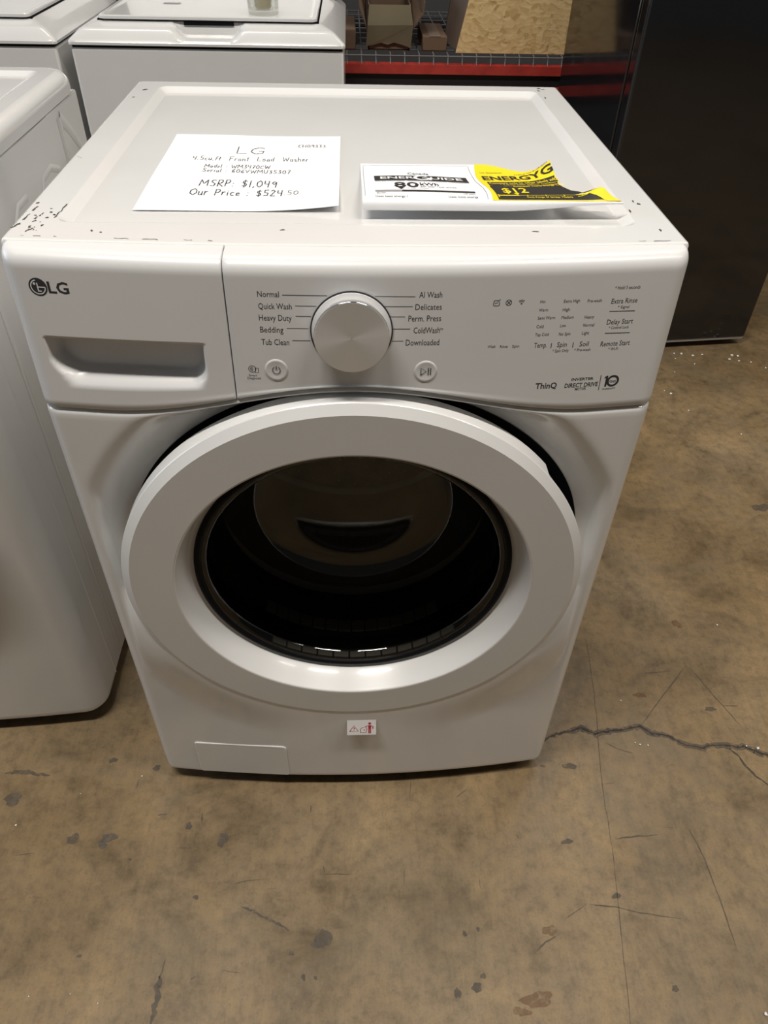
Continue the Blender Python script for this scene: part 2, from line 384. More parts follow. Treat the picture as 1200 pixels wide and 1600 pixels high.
FLOOR_LINES = [
  ('crack', 0.011, [(0.3579, 0.0477), (0.3801, 0.0583), (0.4041, 0.0647), (0.4381, 0.0751), (0.4532, 0.0691), (0.4662, 0.0604), (0.4865, 0.0655), (0.5058, 0.0665), (0.5323, 0.0701), (0.5589, 0.0737), (0.5799, 0.0591), (0.6038, 0.0543), (0.6223, 0.0414), (0.635, 0.0342), (0.6633, 0.0253), (0.6839, 0.0302), (0.71, 0.0324), (0.7329, 0.0263), (0.7516, 0.0259), (0.767, 0.0173), (0.7873, 0.0061), (0.85, -0.0206), (0.9618, -0.0208), (1.15, -0.02), (1.45, -0.07), (1.8, -0.05), (2.3, -0.12)]),
  ('crack', 0.004, [(0.7188, 0.0226), (0.731, 0.0061), (0.7354, -0.0138), (0.7457, -0.0335), (0.7623, -0.0517)]),
  ('score_line', 0.0016, [(0.5041, 0.2895), (0.492, 0.1896), (0.4791, 0.1015), (0.4581, -0.0108), (0.4471, -0.0852), (0.4467, -0.1088), (0.4379, -0.1757), (0.4286, -0.2378), (0.4129, -0.3315), (0.3989, -0.4151), (0.3819, -0.4898)]),
  ('scratch', 0.003, [(0.5644, 0.0793), (0.6159, 0.1325), (0.6657, 0.1826), (0.7009, 0.2175)]),
  ('scratch', 0.003, [(0.7052, 0.2141), (0.7191, 0.1798), (0.7283, 0.1499), (0.7427, 0.1176), (0.76, 0.0718)]),
  ('scratch', 0.003, [(0.7427, 0.1176), (0.7728, 0.1169)]),
  ('scratch', 0.0025, [(0.5813, -0.1217), (0.5897, -0.1469), (0.5947, -0.1801), (0.5965, -0.2345), (0.596, -0.2912), (0.5956, -0.3263)]),
  ('scratch', 0.003, [(0.4486, -0.1442), (0.4777, -0.1416), (0.5298, -0.1385)]),
  ('scratch', 0.0025, [(0.3777, -0.2492), (0.4188, -0.2543), (0.4582, -0.2642), (0.523, -0.2757)]),
  ('scratch', 0.003, [(0.2785, -0.3158), (0.2962, -0.3028), (0.3154, -0.2941)]),
  ('scratch', 0.0015, [(0.3305, -0.272), (0.3543, -0.2592), (0.3759, -0.2481)]),
  ('scratch', 0.002, [(0.5965, 0.2001), (0.6632, 0.2035)]),
  ('scratch', 0.002, [(0.4804, 0.042), (0.5016, 0.0279), (0.5294, 0.0164)]),
  ('scratch', 0.001, [(0.4547, -0.0426), (0.4791, -0.0407)]),
  ('scratch', 0.001, [(0.1006, -0.0248), (0.0957, -0.0664)]),
  ('scratch', 0.0013, [(0.0798, -0.1828), (0.0771, -0.2116)]),
  ('scratch', 0.001, [(0.2035, -0.1988), (0.2037, -0.2213)]),
  ('scuff', 0.005, [(-0.1874, -0.2367), (-0.1736, -0.241), (-0.1575, -0.2491), (-0.1416, -0.2563), (-0.1247, -0.2653), (-0.107, -0.2751)]),
  ('scuff', 0.011, [(-0.2991, -0.393), (-0.2987, -0.3707), (-0.3001, -0.3485), (-0.3014, -0.3316)]),
  ('scuff', 0.003, [(-0.2996, -0.3359), (-0.2967, -0.3205), (-0.2952, -0.3075)]),
  ('scuff', 0.01, [(-0.6417, 0.0054), (-0.6186, 0.0086), (-0.5883, 0.004), (-0.5605, -0.0004)]),
  ('scuff', 0.004, [(-0.3518, -0.0806), (-0.3332, -0.0788)]),
  ('scuff', 0.003, [(-0.2728, -0.078), (-0.2711, -0.0977)]),
  ('scuff', 0.002, [(-0.5765, -0.1444), (-0.5436, -0.1411)]),
  ('scuff', 0.002, [(-0.0569, -0.1747), (-0.0544, -0.1894), (-0.0085, -0.1907)]),
  ('scuff', 0.002, [(-0.0812, -0.069), (-0.0818, -0.0843)]),
  ('scuff', 0.002, [(-0.3965, -0.0096), (-0.3988, -0.0318)]),
  ('scuff', 0.002, [(-0.2526, -0.3373), (-0.2454, -0.3341)]),
  ('scuff', 0.0012, [(-0.2088, -0.3267), (-0.1793, -0.331)]),
  ('scuff', 0.0013, [(-0.2088, -0.2024), (-0.1833, -0.1961), (-0.1518, -0.1949)]),
  ('scuff', 0.002, [(0.1797, -0.0614), (0.2025, -0.0461)]),
  ('scuff', 0.0015, [(0.2777, -0.1306), (0.282, -0.1386)]),
]
FLOOR_SPOTS = [
  ('dark', -0.0542, -0.2877, 0.013, 0.0138),
  ('dark', -0.062, -0.2948, 0.01, 0.0055),
  ('dark', -0.4263, -0.1182, 0.012, 0.0089),
  ('dark', -0.4343, -0.13, 0.0076, 0.0066),
  ('dark', -0.4869, -0.1187, 0.0098, 0.0089),
  ('dark', -0.4525, 0.0275, 0.0071, 0.0053),
  ('dark', -0.2926, -0.1016, 0.0067, 0.0057),
  ('dark', -0.2308, -0.1268, 0.0077, 0.0133),
  ('dark', -0.2626, -0.2199, 0.0041, 0.0039),
  ('dark', -0.1031, -0.3071, 0.005, 0.0026),
  ('dark', -0.0829, -0.34, 0.0029, 0.0052),
  ('dark', -0.0645, -0.3414, 0.0029, 0.0025),
  ('dark', -0.6127, -0.0443, 0.0158, 0.0108),
  ('dark', -0.369, 0.0099, 0.007, 0.0052),
  ('dark', 0.4009, -0.0055, 0.0121, 0.0065),
  ('dark', 0.179, -0.3616, 0.0087, 0.0058),
  ('dark', 0.1693, -0.287, 0.003, 0.0046),
  ('dark', 0.1915, -0.2811, 0.003, 0.0028),
  ('dark', 0.7138, 0.1108, 0.0131, 0.0044),
  ('dark', 0.3647, -0.1464, 0.01, 0.0044),
  ('dark', 0.4265, -0.2377, 0.0085, 0.004),
  ('dark', 0.3502, -0.0042, 0.0048, 0.0026),
  ('dark', 0.4801, -0.3726, 0.0058, 0.0041),
  ('dark', 0.1908, -0.3466, 0.0039, 0.0043),
  ('dark', 1.0765, 0.7165, 0.0241, 0.0151),
  ('dark', 0.1491, -0.3682, 0.0048, 0.0074),
  ('dark', -0.3823, -0.1562, 0.0033, 0.0021),
  ('dark', -0.4278, -0.3008, 0.003, 0.0027),
  ('rust', 0.3057, -0.2864, 0.0102, 0.0083),
  ('rust', 0.2681, -0.3802, 0.0211, 0.0115),
  ('rust', 0.7179, 0.3299, 0.0101, 0.0109),
  ('rust', 0.5807, 0.147, 0.0119, 0.0061),
  ('rust', 0.2414, -0.3949, 0.0133, 0.0057),
]
FOAM = [ (1.1054, 1.5108, 0.0068), (1.1286, 1.5065, 0.009), (1.1644, 1.4936, 0.0089), (1.201, 1.5021, 0.0067), (1.3026, 1.4978, 0.009), (1.3193, 1.4892, 0.009), (1.312, 1.4595, 0.0067), (1.282, 1.468, 0.0089), (1.1532, 1.4431, 0.0044), (1.0985, 1.4767, 0.0044), (1.0114, 1.2596, 0.0083), (0.9967, 1.2782, 0.0041), (1.3507, 1.4511, 0.0066), (1.3858, 1.4138, 0.0066), (1.0675, 1.3903, 0.0044), (0.5473, 0.0349, 0.0031), (0.5618, 0.0332, 0.0031), (0.5386, 0.0393, 0.0025), (0.7736, 0.0212, 0.005), (0.7534, 0.0272, 0.0031), (0.5374, 0.1343, 0.0026), (-0.5913, -0.0925, 0.0033), (-0.3926, -0.0059, 0.0024), (-0.4956, -0.0366, 0.0018), (-0.4878, -0.3526, 0.0019), (-0.4275, -0.3512, 0.0015), (-0.3839, -0.3648, 0.0018), (0.6041, -0.4095, 0.0048), (0.8077, 0.3245, 0.0036), (1.1523, 1.0416, 0.0039), (1.0369, 1.1662, 0.004) ]

# patch: parenting that keeps world coordinates
def link(name, me, mat, parent=None, smooth=False, angle=None, local=False):
    o = bpy.data.objects.new(name, me); COL.objects.link(o)
    if mat: me.materials.append(mat)
    if smooth:
        for p in me.polygons: p.use_smooth = True
        if angle:
            me.set_sharp_from_angle(angle=math.radians(angle))
            for p in me.polygons:
                if max(abs(c) for c in p.normal) > 0.9994: p.use_smooth = False
    if parent:
        o.parent = parent
        if not local: o.matrix_parent_inverse = parent.matrix_world.inverted()
    return o
def fix_local(o): o.matrix_parent_inverse = Matrix.Identity(4); return o

# ================================================================= SETTING
FX0, FX1, FY0, FY1 = -5.0, 5.0, -4.0, 3.6
fl = structure(mesh_obj('floor', *box_vf(FX0, FX1, FY0, FY1, -0.08, 0.0), MATS['concrete']))
fl['label'] = 'stained brown concrete warehouse floor'
wb = structure(mesh_obj('wall_back', *box_vf(FX0, FX1, 3.6, 3.72, 0, 4.6), MATS['wall_paint']))
wb['label'] = 'dim plain wall behind the storage rack'

def jag(pts, amp, sub):
    o = []
    for a, b in zip(pts[:-1], pts[1:]):
        for k in range(sub):
            t = k/sub; o.append((lerp(a[0], b[0], t)+random.uniform(-amp, amp), lerp(a[1], b[1], t)+random.uniform(-amp, amp)))
    return o+[pts[-1]]
for nm, wd, pts in FLOOR_LINES:
    if nm == 'crack':
        q = jag(pts, wd*0.16, 4)
        v, f = ribbon2(q, lambda t, w=wd: w*random.uniform(0.7, 1.5)*min(1, 6*t+0.25))
        mesh_obj('crack_edge', [(x, y, 0.0004) for x, y in v], f, MATS['crack_edge'], fl)
        wf = lambda t, w=wd: w*random.uniform(0.08, 0.50)*min(1, 6*t+0.25)
        mt = 'crack_dark'
    elif nm == 'score_line':
        q = jag(pts, 0.0006, 4); wf = lambda t, w=wd: w*random.uniform(0.3, 1.0); mt = 'floor_stain'
    else:
        q = jag(pts, wd*0.25, 4); wf = lambda t, w=wd: w*random.uniform(0.45, 1.0)*min(1, 5*t+0.15, 5*(1-t)+0.15); mt = 'floor_stain'
    v, f = ribbon2(q, wf)
    o = mesh_obj(nm, [(x, y, 0.0006) for x, y in v], f, MATS[mt], fl)
def blob(cx, cy, rx, ry, n=18, rough=0.35):
    ph = [random.uniform(0, 6.28) for _ in range(4)]
    pts = []
    for k in range(n):
        a = 2*PI*k/n; s = 1 + rough*(0.5*math.sin(2*a+ph[0])+0.35*math.sin(3*a+ph[1])+0.3*math.sin(5*a+ph[2])+0.2*math.sin(7*a+ph[3]))
        pts.append((cx+rx*s*math.cos(a), cy+ry*s*math.sin(a)))
    return pts
for k, (kind, cx, cy, rx, ry) in enumerate(FLOOR_SPOTS):
    mesh_obj('rust_spot' if kind == 'rust' else 'stain', [(x, y, 0.0004+0.00001*k) for x, y in blob(cx, cy, rx, ry)], [tuple(range(18))],
             MATS['floor_rust' if kind == 'rust' else 'floor_stain'], fl)

# ================================================================= MAIN WASHER
WX = 0.343
def base(x): return -0.033+0.024*(x/WX)**2
def lean(z): return 0.010*(z-0.811)/0.16
def yp(x, z): return base(x)+lean(z)
def seam(x):
    return 0.811+0.038*0.5*(1+math.cos(PI*min(1.0, abs(x)/0.27)))
def ylid(x): return 0.0115+0.012*min(1.0, (x/WX)**2)
ZC, DR, RIN = 0.534, 0.303, 0.2345
def yface(z): return -0.042-0.025*(z-ZC)
def plan(n=121, rc=0.022, yend=0.024, cx=0.0, bf=base, xs=None):
    """front outline from left side round to right side: list of (x, y, nx, ny)"""
    e = WX-rc; yc = bf(e)+rc; pts = []
    pts.append((-WX, yend, -1, 0))
    for k in range(9):
        a = PI+PI/2*k/8
        pts.append((-e+rc*math.cos(a), yc+rc*math.sin(a), math.cos(a), math.sin(a)))
    xx = [-e+2*e*k/(n-1) for k in range(1, n-1)] if xs is None else [x for x in xs if -e < x < e]
    pts += [(x, bf(x), 0, -1) for x in xx]
    for k in range(9):
        a = 1.5*PI+PI/2*k/8
        pts.append((e+rc*math.cos(a), yc+rc*math.sin(a), math.cos(a), math.sin(a)))
    pts.append((WX, yend, 1, 0))
    return pts

wm = empty('washing_machine', (0, 0.33, 0), 'white front-load washer with round dark glass door and a price sheet on its lid', 'washer')
E_, PW, PN = MATS['enamel'], MATS['plastic_white'], MATS['panel_white']
cb = box('cabinet', -0.3425, 0.3425, 0.022, 0.664, 0.036, 0.957, E_, wm, bevel=0.005)
bm = bmesh.new(); bm.from_mesh(cb.data)
bmesh.ops.delete(bm, geom=[f for f in bm.faces if f.normal.y < -0.99], context='FACES'); bm.to_mesh(cb.data); bm.free()
for sx in (-1, 1):
    for fy in (0.06, 0.60):
        v, f = revolve([(0.0005, 0.0), (0.024, 0.0), (0.026, 0.004), (0.024, 0.012), (0.010, 0.014), (0.010, 0.040), (0.0005, 0.040)], 16, (sx*0.28, fy, 0), 'z')
        mesh_obj('foot', v, f, MATS['foot'], wm)

# ---- front panel: bulged height field with a dish round the door and a hole for the drum
def ybody(x, y0, z):
    dx, dz = x, z-ZC; r = math.hypot(dx, dz) or 1e-6; s = dz/r
    y = y0
    wt = smoothstep(-0.30, 0.35, s)*(1-smoothstep(DR+0.001, DR+0.060, r))*smoothstep(0.0, 0.022, seam(x)-z)
    y += wt*0.027
    wbm = smoothstep(0.05, -0.55, s) if False else (1-smoothstep(-0.55, 0.05, s))
    k = wbm*(1-smoothstep(DR-0.004, DR+0.085, r))
    y = lerp(y, min(y, yface(z)+0.0012), k)
    return y
pl = plan(); nu = len(pl); ZB = 0.037
rows = []
rows.append([(x-nx*0.010, y-ny*0.010, ZB-0.003) for x, y, nx, ny in pl])
rows.append([(x-nx*0.0015, y-ny*0.0015, ZB-0.0015) for x, y, nx, ny in pl])
NZ = 120
for j in range(NZ+1):
    rw = []
    for x, y, nx, ny in pl:
        zt = seam(x)-0.0075; z = ZB+0.002+(zt-ZB-0.002)*j/NZ
        yy = ybody(x, y, z) if abs(x) < WX-0.0225 else y
        rw.append((x, yy, z))
    rows.append(rw)
for dz, ins in ((0.0045, 0.0006), (0.0025, 0.002), (0.0015, 0.0045), (0.0013, 0.011)):
    rows.append([(x-nx*ins, y-ny*ins, seam(x)-dz) for x, y, nx, ny in pl])
vs = [p for rw in rows for p in rw]
fs = [q for q in grid_faces(nu, len(rows)) if not all(math.hypot(vs[i][0], vs[i][2]-ZC) < 0.262 for i in q)]
fp = mesh_obj('front_panel', vs, fs, E_, wm, smooth=True)

# filter cover, low on the left: a rounded plate standing just proud of the panel
def bpt(x, z, off): return (x, base(x)-off, z)
cx0, cx1, cz0, cz1 = -0.276, -0.119, 0.040, 0.134
def rr2(x0, x1, z0, z1, rs, n=5):
    out_ = []
    for (cx, cz, a0), r in zip(((x1, z0, -PI/2), (x1, z1, 0), (x0, z1, PI/2), (x0, z0, PI)), rs):
        sx = -1 if cx == x1 else 1; sz = 1 if cz == z0 else -1
        for k in range(n+1):
            a = a0+PI/2*k/n; out_.append((cx+sx*r+r*math.cos(a), cz+sz*r+r*math.sin(a)))
    return out_
ol = rr2(cx0, cx1, cz0, cz1, (0.004, 0.008, 0.004, 0.004))
def inset2(pts, d):
    mx = sum(p[0] for p in pts)/len(pts); mz = sum(p[1] for p in pts)/len(pts)
    return [(x-math.copysign(d, x-mx), z-math.copysign(d, z-mz)) for x, z in pts]
grow = [(x, z) for x, z in inset2(ol, -0.0022)]
v, f = loft([[bpt(x, z, 0.0004) for x, z in grow], [bpt(x, z, 0.0005) for x, z in ol]])
fc = mesh_obj('filter_cover', *loft([[bpt(x, z, 0.0002) for x, z in ol], [bpt(x, z, 0.0014) for x, z in ol], [bpt(x, z, 0.0020) for x, z in inset2(ol, 0.0012)]], cap_last=True), E_, wm)
mesh_obj('cover_gap', v, f, MATS['print_line'], fc)

# ---- drawer front and control panel
XS = -0.1245
def row_zs():
    zz = [0.852+0.0023*k for k in range(50)]
    zz = [z for z in zz if abs(z-0.895) > 0.0012] + [0.8946, 0.8954]
    return sorted(z for z in zz if z < 0.966)+[0.967]
RT = 0.016
HX0, HX1, HZ0, HZ1 = -0.3165, -0.1525, 0.8420, 0.895
def pocket(x, z):
    """handle recess depth on the drawer front: flat-topped tray with a soft lower lip"""
    if z > 0.895 or x < HX0 or x > HX1: return 0.0
    cxm, hw = (HX0+HX1)/2, (HX1-HX0)/2
    rl = 0.034 if x < cxm else 0.022
    dx = hw-abs(x-cxm); dz = z-HZ0
    if dx < rl and dz < rl: d = rl-math.hypot(rl-dx, rl-dz)
    else: d = min(dx, dz)
    if d <= 0: return 0.0
    return 0.024*smoothstep(0, lerp(0.014, 0.005, smoothstep(0.002, 0.032, dz)), d)
def panel_mesh(name, x0, x1, mat, fn=None):
    step = 0.0022 if fn else 0.006
    n = int((x1-x0)/step)
    xs = [x0+(x1-x0)*k/n for k in range(n+1)]
    P_ = [p for p in plan(xs=xs) if x0-1e-6 <= p[0] <= x1+1e-6]
    rows = []
    for ins, dz in ((0.010, 0.0012), (0.0012, 0.0012), (0.0, 0.0026)):
        rows.append([(x-nx*ins, y-ny*ins, seam(x)+dz) for x, y, nx, ny in P_])
    for k in range(1, 5):
        rows.append([(x, y+lean(lerp(seam(x), 0.852, k/5)), lerp(seam(x)+0.0026, 0.852, k/5)) for x, y, nx, ny in P_])
    for z in row_zs():
        rows.append([(x, y+lean(z)+(fn(x, z) if fn and ny < -0.99 else 0), z) for x, y, nx, ny in P_])
    for k in range(1, 9):
        a = PI/2*k/8
        rows.append([(x-nx*0.006*(1-math.cos(a)), y-ny*RT*(1-math.cos(a))+lean(0.967), 0.967+RT*math.sin(a)*0.98) for x, y, nx, ny in P_])
    rows.append([(rows[-1][i][0], max(ylid(x)+0.002, rows[-1][i][1]), 0.9835) for i, (x, y, nx, ny) in enumerate(P_)])
    # returns at the cut ends
    def ret(row, first):
        p = row[0] if first else row[-1]
        return (p[0]+(0.0006 if not first else -0.0006)*0, p[1]+0.010, p[2]-0.001)
    out_rows = []
    for rw in rows:
        rw = list(rw)
        if x0 > -WX: rw = [(rw[0][0], rw[0][1]+0.010, rw[0][2]-0.002), (rw[0][0], rw[0][1]+0.0012, rw[0][2])]+[(rw[0][0]+0.0008, rw[0][1], rw[0][2])]+rw[1:]
        if x1 < WX: rw = rw[:-1]+[(rw[-1][0]-0.0008, rw[-1][1], rw[-1][2]), (rw[-1][0], rw[-1][1]+0.0012, rw[-1][2]), (rw[-1][0], rw[-1][1]+0.010, rw[-1][2]-0.002)]
        out_rows.append(rw)
    k = len(out_rows[0])
    return mesh_obj(name, [p for rw in out_rows for p in rw], grid_faces(k, len(out_rows)), mat, wm, smooth=True)
dr = panel_mesh('detergent_drawer', -WX, XS-0.0006, PN, pocket)
cp = panel_mesh('control_panel', XS+0.0006, WX, PN)
# dark backing in the joint below the panels
bk = [(x-nx*0.007, y-ny*0.007) for x, y, nx, ny in pl]
vs = [(x, y+0.001, seam(x)-0.006) for x, y in bk]+[(x, y+0.001, seam(x)+0.006) for x, y in bk]
mesh_obj('joint_seal', vs, grid_faces(len(bk), 2), MATS['dark_gap'], wm)
v, f = box_vf(XS-0.002, XS+0.002, -0.014, 0.012, 0.842, 0.968); mesh_obj('joint_seal', v, f, MATS['dark_gap'], wm)

def on_panel(off): return lambda x, z: (x, yp(x, z)-off, z)
PF = on_panel(0.0001)
PR, PLN = MATS['print'], MATS['print_line']
for body, x0, x1, zb, cap, st in PANEL_TEXT:
    v, f = text_fit(body, x0, x1, zb, cap, PF, bold=0.022 if st == 2 else 0.0)
    lab(mesh_obj('lettering', v, f, PR, dr if body == 'LG' else cp), 'dark grey print reading %s' % body)
for a, b in PANEL_LINES:
    n = 6; pts = [(lerp(a[0], b[0], k/n), lerp(a[1], b[1], k/n)) for k in range(n+1)]
    decal('printed_line', [ribbon2(pts, 0.0008)], PF, PLN if abs(a[0]) < 0.12 else PR, cp)
# brand roundel beside the letters on the drawer
rc = (-0.3079, 0.9488); R0 = 0.0092
decal('brand_roundel', [circ2(*rc, 0.0, R0, 40)], on_panel(0.0001), PR, dr, 'dark round face-like brand mark')
decal('roundel_mark', [circ2(*rc, R0*0.70, R0*0.80, 30, 0.0-2*PI*0.03, 0.0-2*PI*0.03+PI*1.55) if False else circ2(*rc, R0*0.70, R0*0.82, 30, PI*0.55, PI*2.0),
      ribbon2([(rc[0], rc[1]), (rc[0]+R0*0.78, rc[1])], R0*0.13), ribbon2([(rc[0]-R0*0.04, rc[1]+R0*0.46), (rc[0]-R0*0.04, rc[1]-R0*0.44)], R0*0.14),
      ribbon2([(rc[0]-R0*0.10, rc[1]-R0*0.44), (rc[0]+R0*0.30, rc[1]-R0*0.44)], R0*0.14), circ2(rc[0]-R0*0.34, rc[1]+R0*0.36, 0.0, R0*0.14, 14)], on_panel(0.0002), PN, dr)
# ten year ring
tc_ = (0.2853, 0.8463); decal('warranty_numeral', [poly2([(0.2768, 0.8397), (0.2790, 0.8397), (0.2790, 0.8530), (0.2772, 0.8530), (0.2752, 0.8514), (0.2752, 0.8496), (0.2768, 0.8504)])], PF, PR, cp, 'dark numeral 1 of a ten year warranty mark')
decal('warranty_ring', [circ2(*tc_, 0.0046, 0.0071, 36)], PF, PR, cp, 'dark ring, the zero of a ten year warranty mark')
# small status icons
ix, iz = 0.1443, 0.9408
decal('status_icon', [ribbon2([(ix-.0026, iz+.0024), (ix-.003, iz-.0022), (ix-.002, iz-.003), (ix+.002, iz-.003), (ix+.003, iz-.0022), (ix+.003, iz+.001)], .0007),
      ribbon2([(ix-.0026, iz+.0024), (ix+.0015, iz+.0026)], .0007), ribbon2([(ix+.0015, iz+.0015), (ix+.0035, iz+.0036)], .0008), ribbon2([(ix-.0016, iz+.0004), (ix-.001, iz-.001), (ix+.0002, iz+.0004), (ix+.0016, iz+.0002)], .0006)], PF, PR, cp)
ix = 0.1567
decal('status_icon', [circ2(ix, iz, .0026, .0032, 24), ribbon2([(ix-.0018, iz-.0018), (ix+.0018, iz+.0018)], .0007), ribbon2([(ix-.0018, iz+.0018), (ix+.0018, iz-.0018)], .0007)], PF, PR, cp)
ix = 0.1698
decal('status_icon', [circ2(ix, iz-.0022, .0042, .0048, 12, PI*.27, PI*.73), circ2(ix, iz-.0022, .0027, .0033, 10, PI*.25, PI*.75), circ2(ix, iz-.0022, 0, .0014, 10, PI*.2, PI*.8)], PF, PR, cp)
ix, iz = -0.1045, 0.8695
decal('status_icon', [circ2(ix, iz, .0035, .0041, 24), ribbon2([(ix+.001, iz+.0012), (ix-.0012, iz), (ix+.001, iz-.0012)], .0006), circ2(ix, iz, .0018, .0023, 12, PI*.4, PI*1.6)] +
      [ribbon2([(ix+.003, iz+.0012), (ix+.0062, iz+.0012), (ix+.0062, iz-.0042), (ix+.003, iz-.0042), (ix+.003, iz+.0012)], .0006)], PF, PR, cp)
# two dished push buttons
for bx, bz, kind in ((-0.0794, 0.8689, 'power'), (0.0768, 0.8672, 'play')):
    prof = [(0.0125, -0.0002), (0.0118, 0.0005), (0.0108, 0.0009), (0.0096, 0.0008), (0.0075, 0.0005), (0.0004, 0.0004)]
    n = 32; vs = []
    for r, h in prof:
        for k in range(n):
            a = 2*PI*k/n; x, z = bx+r*math.cos(a), bz+r*math.sin(a); vs.append((x, yp(x, z)-h, z))
    bo = mesh_obj('push_button', vs, grid_faces(n, len(prof), wrap=True), PN, cp, smooth=True)
    fn = on_panel(0.0009)
    if kind == 'power':
        decal('power_symbol', [circ2(bx, bz, .0036, .0044, 20, PI*.66, PI*2.34), ribbon2([(bx, bz+.0008), (bx, bz+.0048)], .0009)], fn, PR, bo)
    else:
        decal('start_pause_symbol', [ribbon2([(bx-.005, bz-.0042), (bx-.005, bz+.0042), (bx+.0006, bz), (bx-.005, bz-.0042)], .0009),
              ribbon2([(bx+.0028, bz-.0042), (bx+.0028, bz+.0042)], .0009), ribbon2([(bx+.0052, bz-.0042), (bx+.0052, bz+.0042)], .0009)], fn, PR, bo)
# ---- dial
KX, KZ = -0.0006, 0.9130
ky = yp(KX, KZ); tilt = math.atan2(0.010, 0.16)
KM = Matrix.Translation((KX, ky, KZ)) @ Matrix.Rotation(PI/2-tilt, 4, 'X')
def dial_part(name, prof, mat, parent, n=64, closed=True):
    v, f = revolve(prof, n, (0, 0, 0), 'z')
    o = mesh_obj(name, v, f, mat, parent, smooth=True, angle=30); 
    if parent is cp: o.matrix_basis = KM
    return o
kr = dial_part('dial_ring', [(0.0418, -0.001), (0.0418, 0.0008), (0.0404, 0.0010)], PR, cp)
dial_part('dial_collar', [(0.0404, 0.0008), (0.0400, 0.0016), (0.0375, 0.0022), (0.0350, 0.003), (0.02, 0.003)], PN, cp)
kn = dial_part('dial', [(0.0338, 0.002), (0.0350, 0.004), (0.0372, 0.013), (0.0378, 0.0145), (0.0378, 0.0165), (0.0371, 0.0178)], MATS['chrome'], cp)
dial_part('dial_face', [(0.0371, 0.0178), (0.0366, 0.0180), (0.028, 0.0180), (0.014, 0.0180), (0.0003, 0.0180)], MATS['brushed_dial'], kn)

# ---- lid with a shallow sunken field
def loop_rect(x0, x1, y0, y1, r, z, bulge=True, nc=5, ms=20):
    pts = []
    c = [(x0+r, y0+r, PI), (x1-r, y0+r, 1.5*PI), (x1-r, y1-r, 0), (x0+r, y1-r, PI/2)]
    for k, (cx, cy, a0) in enumerate(c):
        for i in range(nc+1):
            a = a0+PI/2*i/nc; pts.append((cx+r*math.cos(a), cy+r*math.sin(a)))
        nx_, ny_, na = c[(k+1) % 4]; e = (nx_+r*math.cos(na), ny_+r*math.sin(na)); s = pts[-1]
        for i in range(1, ms): pts.append((lerp(s[0], e[0], i/ms), lerp(s[1], e[1], i/ms)))
    o = []
    for x, y in pts:
        if bulge and y < y0+r+1e-6: y -= 0.012*max(0.0, 1-(x/WX)**2)
        o.append((x, y, z))
    return o
lw = 0.3436
loops = [loop_rect(-lw, lw, 0.0235, 0.675, 0.003, 0.955), loop_rect(-lw, lw, 0.0235, 0.675, 0.003, 0.9815),
         loop_rect(-lw+.001, lw-.001, 0.0245, 0.674, 0.003, 0.9838), loop_rect(-lw+.0035, lw-.0035, 0.0270, 0.6715, 0.004, 0.985),
         loop_rect(-0.303, 0.303, 0.067, 0.642, 0.014, 0.985, False), loop_rect(-0.3015, 0.3015, 0.0685, 0.6405, 0.014, 0.9846, False),
         loop_rect(-0.293, 0.293, 0.0735, 0.630, 0.010, 0.9788, False), loop_rect(-0.2905, 0.2905, 0.0755, 0.627, 0.010, 0.9784, False)]
lid = mesh_obj('lid', *loft(loops, cap_last=True), E_, wm, smooth=True, angle=38)
# chipped and scratched enamel at the corners of the lid
chips = []
def chipline(a, b, wd, gaps=0.35):
    n = max(3, int(math.hypot(b[0]-a[0], b[1]-a[1])/0.004)); run = []
    for k in range(n+1):
        t = k/n; p = (lerp(a[0], b[0], t)+random.uniform(-.0008, .0008), lerp(a[1], b[1], t)+random.uniform(-.0008, .0008))
        if random.random() < gaps:
            if len(run) > 1: chips.append(ribbon2(run, lambda t: wd*random.uniform(.3, 1)))
            run = []
        else: run.append(p)
    if len(run) > 1: chips.append(ribbon2(run, lambda t: wd*random.uniform(.3, 1)))
chipline((-0.3365, 0.060), (-0.3330, 0.110), 0.0026, 0.15); chipline((-0.3415, 0.050), (-0.3365, 0.062), 0.003, 0.1); chipline((-0.306, 0.078), (-0.304, 0.118), 0.0018, 0.15)
chipline((-0.33, 0.0315), (-0.19, 0.0235), 0.0012, 0.55); chipline((-0.19, 0.0235), (-0.10, 0.020), 0.0010, 0.7); chipline((0.29, 0.0262), (0.325, 0.0285), 0.0012, 0.4)
chipline((-0.325, 0.040), (-0.317, 0.054), 0.002, 0.3); chipline((-0.337, 0.28), (-0.322, 0.27), 0.0008, 0.3); chipline((-0.336, 0.15), (-0.315, 0.15), 0.0008, 0.5)
for k in range(24):
    x, y = random.gauss(-0.322, 0.007), random.gauss(0.070, 0.022)
    if x < -0.338 or y < 0.032 or x > -0.305: continue
    chips.append(poly2(blob(x, y, random.uniform(.0004, .0016), random.uniform(.0006, .0026), 8, .5)))
for x, y, a, b in ((-0.322, .617, .004, .004), (-.330, .570, .0016, .003), (.322, .132, .0016, .0035), (.318, .14, .0008, .004), (.3227, .056, .001, .004), (.311, .66, .004, .002), (.317, .655, .003, .002), (.308, .645, .002, .003), (.31, .60, .001, .006), (.306, .11, .001, .005), (-.26, .045, .0014, .002), (-.25, .041, .001, .002), (-.07, .050, .003, .0012), (.19, .050, .003, .0012)):
    chips.append(poly2(blob(x, y, a, b, 9, .5)))
o = decal('paint_chips', chips, lambda x, y: (x, y, 0.9853), MATS['chip_dark'], lid, 'dark chips and scratches in the white enamel'); o['kind'] = 'stuff'

